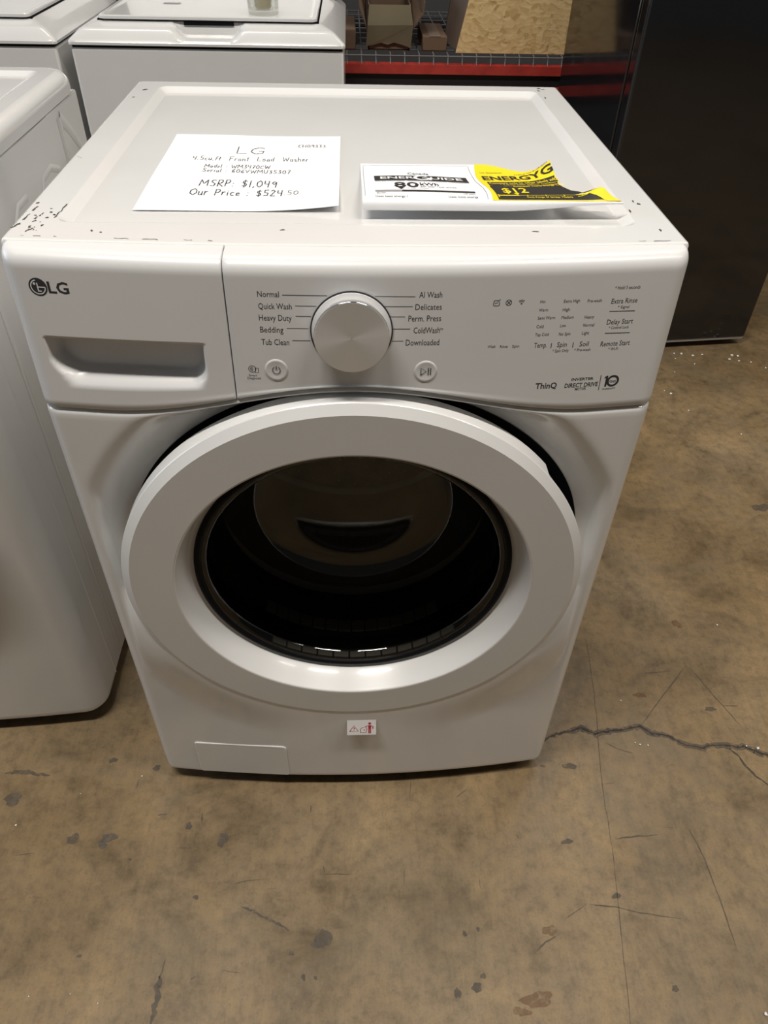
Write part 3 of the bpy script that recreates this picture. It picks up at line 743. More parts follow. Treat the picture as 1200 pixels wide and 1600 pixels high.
# ---- black band painting the shade of the deep gap round the upper door
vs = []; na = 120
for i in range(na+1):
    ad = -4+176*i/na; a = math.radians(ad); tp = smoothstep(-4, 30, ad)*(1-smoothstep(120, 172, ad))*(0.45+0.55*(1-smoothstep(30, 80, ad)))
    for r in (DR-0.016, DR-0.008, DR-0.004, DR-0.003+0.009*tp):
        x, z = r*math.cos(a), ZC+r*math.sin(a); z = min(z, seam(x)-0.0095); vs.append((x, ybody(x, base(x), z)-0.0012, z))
mesh_obj('door_gap_shade', vs, [(4*i+k, 4*i+k+1, 4*i+5+k, 4*i+4+k) for i in range(na) for k in range(3)], MATS['dark_gap'], wm, smooth=True)
# ---- door
def ddisp(r, h, a): 
    x, z = r*math.cos(a), ZC+r*math.sin(a); return (x, yface(z)+h, z)
def drev(name, prof, mat, parent, n=160, flag=None, angle=None):
    vs = []
    for k, (r, h) in enumerate(prof):
        for i in range(n):
            a = 2*PI*i/n; g = 0.0
            if flag and k in flag:
                d = (a+PI) % (2*PI)-PI
                g = 0.009*(smoothstep(math.radians(40.5), math.radians(38), d) if False else (1.0 if math.radians(-14) < d < math.radians(39.5) else 0.0))
            hh = h
            if flag and h < 0.0335 and r > 0.28:
                q_ = 1-smoothstep(-0.75, -0.05, math.sin(a)); hh = h*lerp(1.0, 0.18, q_) if h < 0.0092 else h
            vs.append(ddisp(r-g, hh, a))
    return mesh_obj(name, vs, grid_faces(n, len(prof), wrap=True, flip=True), mat, parent, smooth=True, angle=angle)
door = drev('door', [(0.26, 0.036), (DR-0.004, 0.036), (DR, 0.032), (DR, 0.014), (DR, 0.0090), (DR-0.0008, 0.0078), (DR-0.0102, 0.0010), (DR-0.0115, 0.0),
      (RIN+0.0030, 0.0), (RIN+0.0012, 0.0004), (RIN+0.0003, 0.0013), (RIN, 0.0025)], PW, wm, flag=(1, 2, 3), angle=16)
door['label'] = 'white ring door around dark glass'
drev('door_bezel', [(RIN, 0.0025), (RIN-0.0012, 0.006), (0.2290, 0.020), (0.2235, 0.035), (0.2205, 0.0405), (0.2150, 0.042)], PW, door)
drev('glass_trim', [(0.2175, 0.0425), (0.2165, 0.0385), (0.2140, 0.0365), (0.2100, 0.0365), (0.2075, 0.0385), (0.2068, 0.043)], MATS['black_rubber'], door)
drev('glass_bowl', [(0.2070, 0.0400), (0.2040, 0.0395), (0.2000, 0.0430), (0.1960, 0.0520), (0.1900, 0.072), (0.1830, 0.100), (0.1760, 0.130), (0.1700, 0.158), (0.1650, 0.174), (0.1570, 0.186), (0.1480, 0.1915), (0.10, 0.195), (0.05, 0.196), (0.0005, 0.1965)],
     MATS['door_glass'], door)
# rubber gasket, ribs and drum behind the glass
def crev(name, prof, mat, parent, zc=0.545, n=96):
    v, f = revolve(prof, n, (0, 0, zc), 'y'); return mesh_obj(name, v, f, mat, parent, smooth=True)
gk = crev('door_gasket', [(0.272, -0.004), (0.245, 0.000), (0.235, 0.010), (0.225, 0.016), (0.222, 0.040), (0.232, 0.060), (0.222, 0.085), (0.200, 0.10), (0.198, 0.13)], MATS['black_rubber'], wm, 0.536)
def rib_mesh(r, y0, y1, th, hw):
    vs = []
    for rr in (r, r+0.004):
        for yy in (y0, y1):
            for s in (-1, 1):
                a = th+s*hw; vs.append((rr*math.cos(a), yy, ZC+rr*math.sin(a)))
    return vs, [(0, 1, 3, 2), (4, 6, 7, 5), (0, 4, 5, 1), (2, 3, 7, 6), (0, 2, 6, 4), (1, 5, 7, 3)]
for row, (r, y0, y1, a0, a1, st) in enumerate(((0.1935, 0.052, 0.072, 228, 312, 6.2), (0.2080, 0.010, 0.021, 236, 318, 7.0))):
    a = a0
    while a < a1:
        v, f = rib_mesh(r, y0, y1, math.radians(a), math.radians(st*0.44)); mesh_obj('gasket_rib', v, f, MATS['rib_grey'], gk); a += st
dm = crev('drum', [(0.200, 0.128), (0.262, 0.140), (0.265, 0.150), (0.265, 0.450)], MATS['drum_steel'], wm, 0.559)
crev('drum_rim', [(0.265, 0.440), (0.258, 0.444), (0.256, 0.452), (0.262, 0.458)], MATS['sticker'], dm, 0.559)
bkw = crev('drum_back', [(0.262, 0.456), (0.20, 0.470), (0.12, 0.474), (0.0005, 0.468)], MATS['drum_steel'], dm, 0.559)
holes = []
for k in range(420):
    r = 0.25*math.sqrt((k+0.5)/420); a = k*2.399963
    holes.append((r*math.cos(a), r*math.sin(a)))
vs, fs = [], []
for hx, hz in holes:
    r = math.hypot(hx, hz); yy = 0.4725 if r < 0.12 else lerp(0.472, 0.457, (r-0.12)/0.14)
    b0 = len(vs)
    for k in range(6):
        a = PI/3*k; vs.append((hx+0.0028*math.cos(a), yy-0.004, 0.559+hz+0.0028*math.sin(a)))
    fs.append(tuple(range(b0+5, b0-1, -1)))
o = mesh_obj('perforation', vs, fs, MATS['hole_grey'], bkw); o['kind'] = 'stuff'
for k in range(3):
    a = math.radians(205+120*k); ca, sa = math.cos(a), math.sin(a)
    vs = []
    for yy, sc in ((0.17, 0.5), (0.22, 1.0), (0.40, 1.0), (0.44, 0.6)):
        for t, h in ((-0.045, 0.0), (-0.015, 0.05*sc), (0.015, 0.05*sc), (0.045, 0.0)):
            rr = 0.262-h; vs.append((rr*ca-t*sa, yy, 0.559+rr*sa+t*ca))
    mesh_obj('drum_lifter', vs, grid_faces(4, 4), MATS['grey_rubber'], dm, smooth=True)

# ---- warning sticker near the bottom of the front
SX0, SX1, SZ0, SZ1 = -0.0143, 0.0335, 0.1865, 0.2150
def sfn(off): return lambda x, z: (x, ybody(x, base(x), z)-off-0.0100*max(0.0, (SZ1-z)/(SZ1-SZ0))**1.1, z)
pts = rr2(SX0, SX1, SZ0, SZ1, (0.003,)*4)
n = 6
vs = []; 
for j in range(9):
    for i in range(9):
        x, z = lerp(SX0, SX1, i/8), lerp(SZ0, SZ1, j/8); vs.append(sfn(0.0008 if 0 < i < 8 and 0 < j < 8 else 0.0005)(x, z))
stk = mesh_obj('warning_sticker', vs, grid_faces(9, 9), MATS['sticker'], wm, smooth=True); stk['label'] = 'small white sticker with red warning symbols'
SR = MATS['sticker_red']; sf_ = sfn(0.0012); sf = lambda x, z: sf_(x, SZ1-(0.2190-z)*0.60)
tx, tz = -0.0030, 0.1925
decal('warning_triangle', [ribbon2([(tx-.0072, tz-.0085), (tx, tz+.0095), (tx+.0072, tz-.0085), (tx-.0072, tz-.0085)], .0013), ribbon2([(tx-.0012, tz+.0035), (tx+.0012, tz+.002), (tx, tz-.0015)], .0012), circ2(tx, tz-.0048, 0, .0008, 8)], sf, SR, stk)
px_, pz_ = 0.0228, 0.1935
decal('person_symbol', [circ2(px_, pz_+.0145, 0, .0024, 14, sy=1.5), poly2([(px_-.0024, pz_+.009), (px_+.0024, pz_+.009), (px_+.0022, pz_-.002), (px_-.0022, pz_-.002)]),
      ribbon2([(px_-.0012, pz_-.002), (px_-.0012, pz_-.016)], .0018), ribbon2([(px_+.0012, pz_-.002), (px_+.0012, pz_-.016)], .0018),
      ribbon2([(px_+.0024, pz_+.008), (px_+.0055, pz_+.004), (px_+.0052, pz_-.002)], .0014), ribbon2([(px_-.0024, pz_+.008), (px_-.007, pz_+.005)], .0014)], sf, SR, stk)
hx_, hz_ = 0.0130, 0.1900
decal('child_symbol', [ribbon2([(hx_-.005, hz_-.010), (hx_-.0055, hz_+.001), (hx_-.002, hz_+.006), (hx_+.004, hz_+.0075), (hx_+.0052, hz_+.002), (hx_+.004, hz_-.010), (hx_-.005, hz_-.010)], .0009), ribbon2([(hx_-.001, hz_-.002), (hx_+.002, hz_+.001), (hx_+.001, hz_-.004)], .0008)], sf, SR, stk)

# ================================================================= PAPERS ON THE LID
LF = 0.9788
GL = {  # stroke letters, unit height: (width, [polylines])
 'L': (.6, [[(0,1),(0,0),(.55,.02)]]), 'G': (.8, [[(.75,.85),(.45,1),(.1,.75),(.02,.35),(.3,0),(.7,.12),(.75,.45),(.45,.45)]]),
 'C': (.65, [[(.6,.9),(.25,1),(.02,.5),(.2,.05),(.6,.1)]]), 'H': (.7, [[(0,1),(.02,0)],[(.62,1),(.6,0)],[(0,.5),(.62,.5)]]),
 '0': (.6, [[(.3,1),(.05,.7),(.05,.25),(.3,0),(.55,.3),(.52,.75),(.3,1)]]), 'O': (.75, [[(.4,1),(.05,.7),(.05,.25),(.4,0),(.7,.3),(.66,.75),(.4,1)]]),
 '9': (.55, [[(.5,.8),(.25,1),(.05,.75),(.25,.5),(.5,.8),(.45,0)]]), '3': (.55, [[(.05,.95),(.45,.95),(.2,.55),(.5,.35),(.3,0),(.02,.1)]]),
 '4': (.6, [[(.05,1),(.05,.5),(.5,.5)],[(.48,1),(.44,0)]]), '.': (.2, [[(.05,.0),(.1,.09)]]), ',': (.2, [[(.12,.1),(.03,-.16)]]), '5': (.55, [[(.5,1),(.1,1),(.08,.58),(.45,.5),(.42,.08),(.02,.05)]]),
 'c': (.42, [[(.38,.5),(.15,.55),(.02,.28),(.15,.02),(.4,.06)]]), 'u': (.45, [[(.03,.55),(.05,.1),(.25,.02),(.38,.2),(.38,.55)],[(.38,.2),(.42,0)]]),
 'f': (.35, [[(.35,.95),(.18,.95),(.12,.6),(.1,0)],[(0,.55),(.3,.55)]]), 't': (.35, [[(.15,.95),(.12,.05),(.3,.04)],[(0,.6),(.32,.6)]]),
 'F': (.6, [[(.55,1),(.03,1),(0,0)],[(.02,.55),(.45,.55)]]), 'r': (.38, [[(.03,.55),(.04,0)],[(.04,.35),(.18,.55),(.35,.5)]]),
 'o': (.46, [[(.22,.55),(.03,.35),(.08,.04),(.3,.02),(.4,.3),(.22,.55)]]), 'n': (.45, [[(.03,.55),(.03,0)],[(.03,.38),(.22,.55),(.38,.4),(.4,0)]]),
 'a': (.46, [[(.38,.5),(.15,.55),(.03,.25),(.15,.02),(.36,.15),(.38,.5),(.4,0)]]), 'd': (.48, [[(.38,.5),(.15,.55),(.03,.25),(.15,.02),(.36,.15)],[(.4,1),(.4,0)]]),
 'W': (.95, [[(0,1),(.2,0),(.45,.8),(.66,0),(.9,1)]]), 's': (.4, [[(.36,.52),(.1,.55),(.08,.35),(.34,.22),(.28,.02),(.02,.04)]]), 'h': (.45, [[(.03,1),(.03,0)],[(.03,.38),(.22,.55),(.38,.4),(.4,0)]]),
 'e': (.42, [[(.04,.3),(.36,.32),(.25,.55),(.05,.4),(.08,.06),(.38,.06)]]), ':': (.25, [[(.08,.5),(.1,.58)],[(.06,.05),(.09,.12)]]), 'M': (.9, [[(0,0),(.1,1),(.42,.3),(.76,1),(.82,0)]]),
 'l': (.18, [[(.06,1),(.06,0)]]), '7': (.55, [[(.02,1),(.5,1),(.18,0)],[(.12,.5),(.42,.52)]]), 'S': (.6, [[(.55,.92),(.2,1),(.08,.7),(.5,.38),(.4,.02),(.02,.08)]]), 'i': (.18, [[(.06,.55),(.06,0)],[(.05,.75),(.08,.8)]]),
 '2': (.55, [[(.04,.82),(.25,1),(.46,.78),(.03,.02),(.52,.03)]]), '6': (.55, [[(.42,1),(.1,.6),(.06,.2),(.28,0),(.48,.22),(.3,.48),(.08,.3)]]), 'V': (.65, [[(0,1),(.28,0),(.58,1)]]), 'U': (.65, [[(.02,1),(.05,.2),(.3,0),(.52,.2),(.56,1)]]),
 'P': (.55, [[(.03,0),(.05,1),(.4,.98),(.48,.72),(.3,.48),(.05,.48)]]), 'R': (.6, [[(.03,0),(.05,1),(.4,.98),(.48,.72),(.3,.48),(.05,.48),(.55,0)]]), '$': (.6, [[(.52,.85),(.15,.9),(.1,.6),(.48,.4),(.4,.08),(.03,.12)],[(.3,1.1),(.26,-.1)]]), '1': (.25, [[(.12,1),(.1,0)]]), ' ': (.4, [])}
notice = empty('price_sheet', (-0.125, 0.257, LF), 'white letter-size sheet with handwritten washer model and price, lying flat on the lid', 'paper')
PX0, PX1, PY0, PY1 = -0.2360, -0.0135, 0.1165, 0.3975
def npz(x, y):
    u = (x-PX0)/(PX1-PX0); v = (y-PY0)/(PY1-PY0)
    return LF+0.0006+0.004*max(0, u-0.55)**2/0.2025*max(0, 0.35-v)/0.35*1.6+0.0010*math.sin(u*5+1)*math.sin(v*4)**2+0.0010*abs(u-.5)
gx, gy = 25, 31
vs = [(lerp(PX0, PX1, i/(gx-1)), lerp(PY0, PY1, j/(gy-1)), npz(lerp(PX0, PX1, i/(gx-1)), lerp(PY0, PY1, j/(gy-1)))) for j in range(gy) for i in range(gx)]
sh = mesh_obj('sheet', vs, grid_faces(gx, gy), MATS['paper'], notice, smooth=True)
WR = [('LG', -0.1463, -0.1112, 0.3164, 0.0276), ('CH09333', -0.069, -0.0328, 0.3449, 0.0110), ('4.5cu.ft  Front  Load  Washer', -0.1988, -0.0534, 0.2874, 0.0160), ('Model : WM3470CW', -0.1796, -0.0994, 0.2590, 0.0125),
      ('Serial : 606VWMU3S307', -0.1798, -0.0735, 0.2425, 0.0125), ('MSRP: $1,049', -0.1762, -0.0869, 0.1933, 0.021), ('Our Price : $524', -0.1833, -0.0778, 0.1636, 0.0203), ('.50', -0.0762, -0.0601, 0.1665, 0.0150)]
for body, x0, x1, yb, cap in WR:
    tot = sum(GL[c][0]+0.16 for c in body)-0.16; s = (x1-x0)/tot; cx = x0; shp = []
    for ch in body:
        wd, strokes = GL[ch]; jy = random.uniform(-.04, .04)*cap; js = random.uniform(.92, 1.08)
        for st in strokes:
            pts = []
            for a, b in zip(st[:-1], st[1:]):
                for k in range(3): pts.append((lerp(a[0], b[0], k/3), lerp(a[1], b[1], k/3)))
            pts.append(st[-1])
            shp.append(ribbon2([(cx+px*s, yb+jy+py*cap*js+0.03*(px*s)) for px, py in pts], 0.00115 if cap > .02 else 0.00075))
        cx += (wd+0.16)*s
    decal('handwriting', shp, lambda x, y: (x, y, npz(x, y)+0.0004), MATS['pen'], sh, 'black handwriting reading %s' % body)

# energy labels: one curled sheet, white left half, yellow right half torn away at the upper right
en = empty('energy_label', (0.15, 0.19, LF), 'curled white and yellow energy rating label with a torn right corner, on the lid', 'label')
EX0, EY0, EY1 = 0.0122, 0.1000, 0.2815
def ez(x, y):
    v = (y-EY0)/(EY1-EY0)
    z = LF+0.0010+0.0185*(1-smoothstep(0.0, 0.95, v))
    z += 0.040*smoothstep(0.195, 0.262, x)**2*smoothstep(0.25, 1.0, v)          # upper right corner curls up
    z += 0.003*math.sin((x-EX0)*30)*v*(1-v)*2
    z += 0.008*math.exp(-((x-0.272)/0.013)**2)*smoothstep(0.100, 0.120, y)
    return z
def eoff(o_):
    def fn(x, y):
        d = 0.002; dx = (ez(x+d, y)-ez(x-d, y))/(2*d); dy = (ez(x, y+d)-ez(x, y-d))/(2*d)
        l = math.sqrt(1+dx*dx+dy*dy); return (x-dx/l*o_, y-dy/l*o_, ez(x, y)+o_/l)
    return fn
TORN = [(0.1000, 0.2925), (0.1060, 0.2860), (0.1130, 0.2780), (0.1205, 0.2725), (0.1215, 0.2655), (0.1180, 0.2620), (0.1200, 0.2570), (0.1275, 0.2535), (0.1320, 0.2515), (0.1380, 0.2450), (0.1480, 0.2425), (0.1580, 0.2395), (0.1700, 0.2375), (0.1780, 0.2400), (0.1900, 0.2380), (0.2000, 0.2400), (0.2150, 0.2390), (0.2315, 0.2405)]
# world y of the curled corner: the paper ends higher as it curls
def torn(y):
    if y <= TORN[0][0]: return TORN[0][1]
    for (a, xa), (b, xb) in zip(TORN[:-1], TORN[1:]):
        if y <= b: return lerp(xa, xb, (y-a)/(b-a))
    return TORN[-1][1]
def top_y(x): return EY1-0.046*smoothstep(0.165, 0.242, x)
def patch(x0f, x1f, y0, y1f, off, nc=24, nr=26):
    fn = eoff(off); vs = []
    for j in range(nr+1):
        for i in range(nc+1):
            t = j/nr; y = lerp(y0, EY1, t)
            x = lerp(x0f(y) if callable(x0f) else x0f, x1f(y) if callable(x1f) else x1f, i/nc)
            yt = y1f(x) if callable(y1f) else y1f
            y = lerp(y0, yt, t); x = lerp(x0f(y) if callable(x0f) else x0f, x1f(y) if callable(x1f) else x1f, i/nc)
            vs.append(fn(x, y))
    return vs, grid_faces(nc+1, nr+1)
def xm(y):   # wavy boundary between the white and the yellow half
    t = (y-EY0)/(EY1-EY0); return lerp(0.1515, 0.1545, t)+0.0022*math.sin(t*7.0)
# the sheet incl. a front lip bending down
vs, f0 = patch(EX0, torn, EY0, top_y, 0.0, 44, 30)
lp = []
nx = 45
for k, (dy, dz) in enumerate(((-0.0025, -0.0012), (-0.0040, -0.0045), (-0.0035, -0.0095))):
    for i in range(nx):
        x = lerp(EX0, torn(EY0), i/(nx-1)); s = 1-0.75*smoothstep(0.16, 0.29, x); lp.append((x, EY0+dy*s, ez(x, EY0)+dz*s))
vs2 = list(reversed([lp[r*nx:(r+1)*nx] for r in range(3)])); allv = [p for r in vs2 for p in r]+vs
esheet = mesh_obj('sheet', allv, grid_faces(nx, 34), MATS['paper'], en, smooth=True)
yel = mesh_obj('yellow_print', *patch(xm, torn, EY0+0.0008, top_y, 0.0003), MATS['paper_yellow'], esheet, smooth=True)
def bkx0(y): return 0.1585+0.0005*math.sin(y*60)
mesh_obj('black_field', *patch(bkx0, lambda y: torn(y)-0.001, EY0+0.0035, 0.1670, 0.0006), MATS['ink_black'], yel, smooth=True)
mesh_obj('black_field', *patch(lambda y: 0.1595, lambda y: torn(y)-0.0008, 0.1690, 0.1960, 0.0006, 24, 8), MATS['ink_black'], yel, smooth=True)
# the yellow margin at the lower right corner
mesh_obj('yellow_corner', *patch(lambda y: torn(y)-0.0165, torn, EY0+0.0008, 0.1195, 0.0009, 8, 8), MATS['paper_yellow'], yel, smooth=True)
IK, PY_, PPW = MATS['ink_black'], MATS['paper_yellow'], MATS['paper']
def etext(body, x0, x1, yb, cap, mat, parent, off, bold=0.0, name='lettering'):
    v, f = text_fit(body, x0, x1, yb, cap, eoff(off), bold=bold)
    return lab(mesh_obj(name, v, f, mat, parent), 'print reading %s' % body)
def esub(pts, k=10):
    o = []
    for a, b in zip(pts[:-1], pts[1:]):
        for i in range(k): o.append((lerp(a[0], b[0], i/k), lerp(a[1], b[1], i/k)))
    return o+[pts[-1]]
decal('border_line', [ribbon2(esub([(EX0+.003, EY0+.012), (EX0+.003, EY1-.008), (0.147, EY1-.006)]+[(xm(y)-.005, y) for y in (0.24, 0.2, 0.16, 0.13, EY0+.004)]), 0.0006)], eoff(0.0004), MATS['ink_grey'], esheet)
etext('Canada', 0.0683, 0.0936, 0.226, 0.0125, IK, esheet, 0.0004)
mesh_obj('black_bar', *patch(0.0275, 0.1375, 0.1865, 0.2185, 0.0004, 20, 4), IK, esheet, smooth=True)
etext('ENER', 0.0345, 0.0745, 0.1950, 0.0150, PPW, esheet, 0.0008, 0.016)
etext('UIDE', 0.0935, 0.1310, 0.1950, 0.0150, PPW, esheet, 0.0008, 0.016)
gc = (0.0838, 0.2025)
decal('guide_emblem', [circ2(*gc, 0.0065, 0.0105, 28, PI*0.25, PI*1.95, 1.5), ribbon2([(gc[0], gc[1]), (gc[0]+.0105, gc[1]-.001)], .0035), ribbon2([(gc[0]+.009, gc[1]), (gc[0]+.009, gc[1]-.014)], .0032)], eoff(0.0008), PPW, esheet, 'white arrow-like letter G on the black bar')
decal('fine_print', [ribbon2(esub([(x0, 0.1825), (x1, 0.1825)], 4), .0013) for x0, x1 in ((.028, .034), (.0352, .041), (.042, .062), (.065, .088), (.090, .111), (.113, .137))], eoff(0.0004), MATS['ink_grey'], esheet)
etext('80', 0.0484, 0.0764, 0.1470, 0.0270, IK, esheet, 0.0004, 0.018)
etext('kWh', 0.0782, 0.0990, 0.1560, 0.0170, IK, esheet, 0.0004, 0.010)
etext('per year / par année', 0.0780, 0.1180, 0.1475, 0.0062, IK, esheet, 0.0004)
decal('pointer', [poly2([(0.0520, 0.1450), (0.0595, 0.1450), (0.0557, 0.1375)])], eoff(0.0004), IK, esheet)
etext('This model / Ce modèle', 0.0610, 0.0860, 0.1400, 0.0040, MATS['ink_grey'], esheet, 0.0004)
mesh_obj('scale_bar', *patch(0.0265, 0.0560, 0.1275, 0.1340, 0.0004, 10, 3), MATS['ink_grey'], esheet)
mesh_obj('scale_bar', *patch(0.0560, 0.1365, 0.1275, 0.1340, 0.0004, 16, 3), IK, esheet)
etext('80 kWh', 0.0280, 0.0380, 0.1200, 0.0050, IK, esheet, 0.0004); etext('149 kWh', 0.1230, 0.1350, 0.1200, 0.0050, IK, esheet, 0.0004)
etext('Uses least energy /', 0.0265, 0.0610, 0.1080, 0.0065, IK, esheet, 0.0004); etext('Uses most energy', 0.1050, 0.1370, 0.1080, 0.0065, IK, esheet, 0.0004)
etext('U.S. Government', 0.1590, 0.1860, 0.2460, 0.0055, IK, yel, 0.0006)
etext('Federal law prohibits', 0.2000, 0.2380, 0.2360, 0.0045, IK, yel, 0.0006)
etext('ENERGYG', 0.1580, 0.2400, 0.2080, 0.0230, IK, yel, 0.0007, 0.024)
etext('Compare only to other labels with', 0.1610, 0.2400, 0.1795, 0.0120, PY_, yel, 0.0010, 0.006)
etext('Labels with yellow numbers', 0.1760, 0.2380, 0.1715, 0.0055, PY_, yel, 0.0010)
etext('Estimated Yearly Energy Cost', 0.1850, 0.2425, 0.1605, 0.0070, PY_, yel, 0.0010, 0.01)
etext('$12', 0.1680, 0.1960, 0.1290, 0.0245, PY_, yel, 0.0010, 0.016)
decal('pointer', [poly2([(0.1780, 0.1270), (0.1850, 0.1270), (0.1815, 0.1200)])], eoff(0.0010), PY_, yel)
decal('scale_line', [ribbon2(esub([(0.1600, 0.1175), (0.1830, 0.1175)], 5), .0030), ribbon2(esub([(0.1830, 0.1175), (0.2550, 0.1175)], 10), .0008), ribbon2([(0.1602, 0.122), (0.1602, 0.110)], .0010)] + [ribbon2([(x, .1195), (x, .1140)], .0008) for x in (.192, .212, .232, .252)], eoff(0.0010), PY_, yel)
etext('Cost Range of Similar Models', 0.1900, 0.2400, 0.1085, 0.0055, PY_, yel, 0.0010)
decal('rule_line', [ribbon2(esub([(0.246, 0.112), (0.268, 0.119)], 5), .0010)], eoff(0.0011), PY_, yel)

# ================================================================= NEIGHBOURING FRONT-LOADER (left)
NX = -0.821; NR = 0.335
nw = empty('washing_machine', (NX, 0.45, 0), 'white front-load washer cut off by the left edge of the picture', 'washer')
def nb(x): return 0.090+0.022*((x-NX)/0.343)**2
def nplan(rc=0.042, n=41):
    e = WX-rc; yc = 0.090+0.022*(e/WX)**2+rc; pts = [(NX-WX, 0.197, -1, 0)]
    for k in range(11):
        a = PI+PI/2*k/10; pts.append((NX-e+rc*math.cos(a), yc+rc*math.sin(a), math.cos(a), math.sin(a)))
    pts += [(NX+x, nb(NX+x), 0, -1) for x in [-e+2*e*k/(n-1) for k in range(1, n-1)]]
    for k in range(11):
        a = 1.5*PI+PI/2*k/10; pts.append((NX+e+rc*math.cos(a), yc+rc*math.sin(a), math.cos(a), math.sin(a)))
    pts.append((NX+WX, 0.197, 1, 0)); return pts
np_ = nplan()
def nrows(zs): 
    return [p for z, ins in zs for p in [(x-nx_*ins, y-ny_*ins, z) for x, y, nx_, ny_ in np_]]
zr = [(0.034, 0.010), (0.036, 0.002), (0.040, 0.0)]+[(0.05+0.0187*k, 0.0) for k in range(41)]+[(0.803, 0.002), (0.804, 0.01)]
vs = nrows(zr); fs = [q for q in grid_faces(len(np_), len(zr)) if not all(math.hypot(vs[i][0]-NX, vs[i][2]-ZC) < 0.235 for i in q)]
mesh_obj('front_panel', vs, fs, E_, nw, smooth=True)
zr = [(0.808, 0.010), (0.808, 0.0015), (0.811, 0.0), (0.88, 0.0), (0.945, 0.0), (0.949, 0.002), (0.95, 0.01)]
mesh_obj('control_panel', nrows(zr), grid_faces(len(np_), len(zr)), PN, nw, smooth=True)
cb = box('cabinet', NX-WX, NX+WX-0.0015, 0.196, 0.772, 0.036, 0.951, E_, nw, bevel=0.004)
bm = bmesh.new(); bm.from_mesh(cb.data)
bmesh.ops.delete(bm, geom=[f for f in bm.faces if f.normal.y < -0.99], context='FACES'); bm.to_mesh(cb.data); bm.free()
def nloop(ins, z, y0=0.108, r=0.045, bul=True):
    pts = loop_rect(-WX-0.001+ins, WX+0.001-ins, y0+ins, 0.776-ins, max(r-ins, 0.01), z, False)
    return [(x+NX, y-(0.018*max(0, 1-(x/WX)**2) if bul and y < y0+ins+r+1e-6 else 0), z) for x, y, z in pts]
loops = [nloop(0.004, 0.9505), nloop(0.0, 0.953), nloop(0.0, 0.966)]+[nloop(0.019*(1-math.cos(PI/2*k/6)), 0.966+0.019*math.sin(PI/2*k/6)) for k in range(1, 7)]
rec = lambda i, z: [(x+NX, y, z) for x, y, z in loop_rect(-0.30+i, 0.30-i, 0.165+i, 0.735-i, 0.014, z, False)]
loops += [rec(0, 0.985), rec(0.002, 0.9846), rec(0.011, 0.9795), rec(0.014, 0.979)]
mesh_obj('lid', *loft(loops, cap_last=True), E_, nw, smooth=True, angle=38)
# pressed ridges on its visible side panel
SX = NX+WX-0.0012
def ridge(name, pts, wd, h):
    v, f = ribbon2(pts, wd); v2, _ = ribbon2(pts, wd*0.25)
    n = len(pts); V = [(SX, a, b) for a, b in v]+[(SX+h, a, b) for a, b in v2]; F = []
    for k in range(n-1):
        a, b, c, d = 2*k, 2*k+1, 2*k+3, 2*k+2
        F += [(a, d, d+2*n, a+2*n), (a+2*n, d+2*n, c+2*n, b+2*n), (b+2*n, c+2*n, c, b)]
    return mesh_obj(name, V, F, E_, nw, smooth=True)
ridge('pressed_ridge', [(0.650, 0.935), (0.652, 0.905), (0.652, 0.875), (0.640, 0.80), (0.600, 0.60)], 0.020, 0.0016)
ridge('pressed_ridge', [(0.655, 0.935), (0.700, 0.900), (0.742, 0.855), (0.745, 0.60), (0.745, 0.2)], 0.020, 0.0016)
ridge('pressed_ridge', [(0.600, 0.870), (0.560, 0.885), (0.520, 0.880), (0.505, 0.862), (0.500, 0.60), (0.5, 0.2)], 0.012, 0.0014)
ridge('pressed_ridge', [(0.440, 0.880), (0.400, 0.880), (0.365, 0.855), (0.345, 0.80), (0.34, 0.5), (0.34, 0.2)], 0.012, 0.0014)
ridge('pressed_ridge', [(0.199, 0.04), (0.199, 0.3), (0.199, 0.6), (0.199, 0.93)], 0.006, 0.0022)
ridge('pressed_ridge', [(0.250, 0.06), (0.250, 0.3), (0.250, 0.6), (0.250, 0.90)], 0.010, 0.0008)
for sx in (-1, 1):
    for fy in (0.20, 0.70):
        v, f = revolve([(0.0005, 0.0), (0.024, 0.0), (0.026, 0.004), (0.024, 0.012), (0.010, 0.014), (0.010, 0.040), (0.0005, 0.040)], 16, (NX+sx*0.27, fy, 0), 'z')
        mesh_obj('foot', v, f, MATS['foot'], nw)
def nrev(name, prof, mat, parent, n=96):
    v, f = revolve(prof, n, (NX, 0.072, ZC), 'y'); return mesh_obj(name, v, f, mat, parent, smooth=True)
nd = nrev('door', [(0.24, 0.030), (0.268, 0.028), (0.270, 0.010), (0.266, 0.002), (0.258, 0.0), (0.224, 0.0), (0.220, 0.004)], MATS['chrome'], nw)
nrev('door_bezel', [(0.220, 0.004), (0.208, 0.034), (0.203, 0.040)], MATS['black_rubber'], nd)
nrev('glass_bowl', [(0.204, 0.036), (0.195, 0.040), (0.180, 0.08), (0.165, 0.15), (0.15, 0.185), (0.1, 0.19), (0.0005, 0.19)], MATS['door_glass'], nd)
nrev('door_gasket', [(0.245, 0.032), (0.24, 0.06), (0.22, 0.10), (0.235, 0.12), (0.235, 0.45), (0.1, 0.46), (0.0005, 0.46)], MATS['black_rubber'], nw)
v, f = revolve([(0.045, 0.0), (0.042, -0.022), (0.038, -0.026), (0.0005, -0.026)], 40, (NX, nb(NX), 0.885), 'y'); mesh_obj('dial', v, f, MATS['chrome'], nw, smooth=True, angle=30)

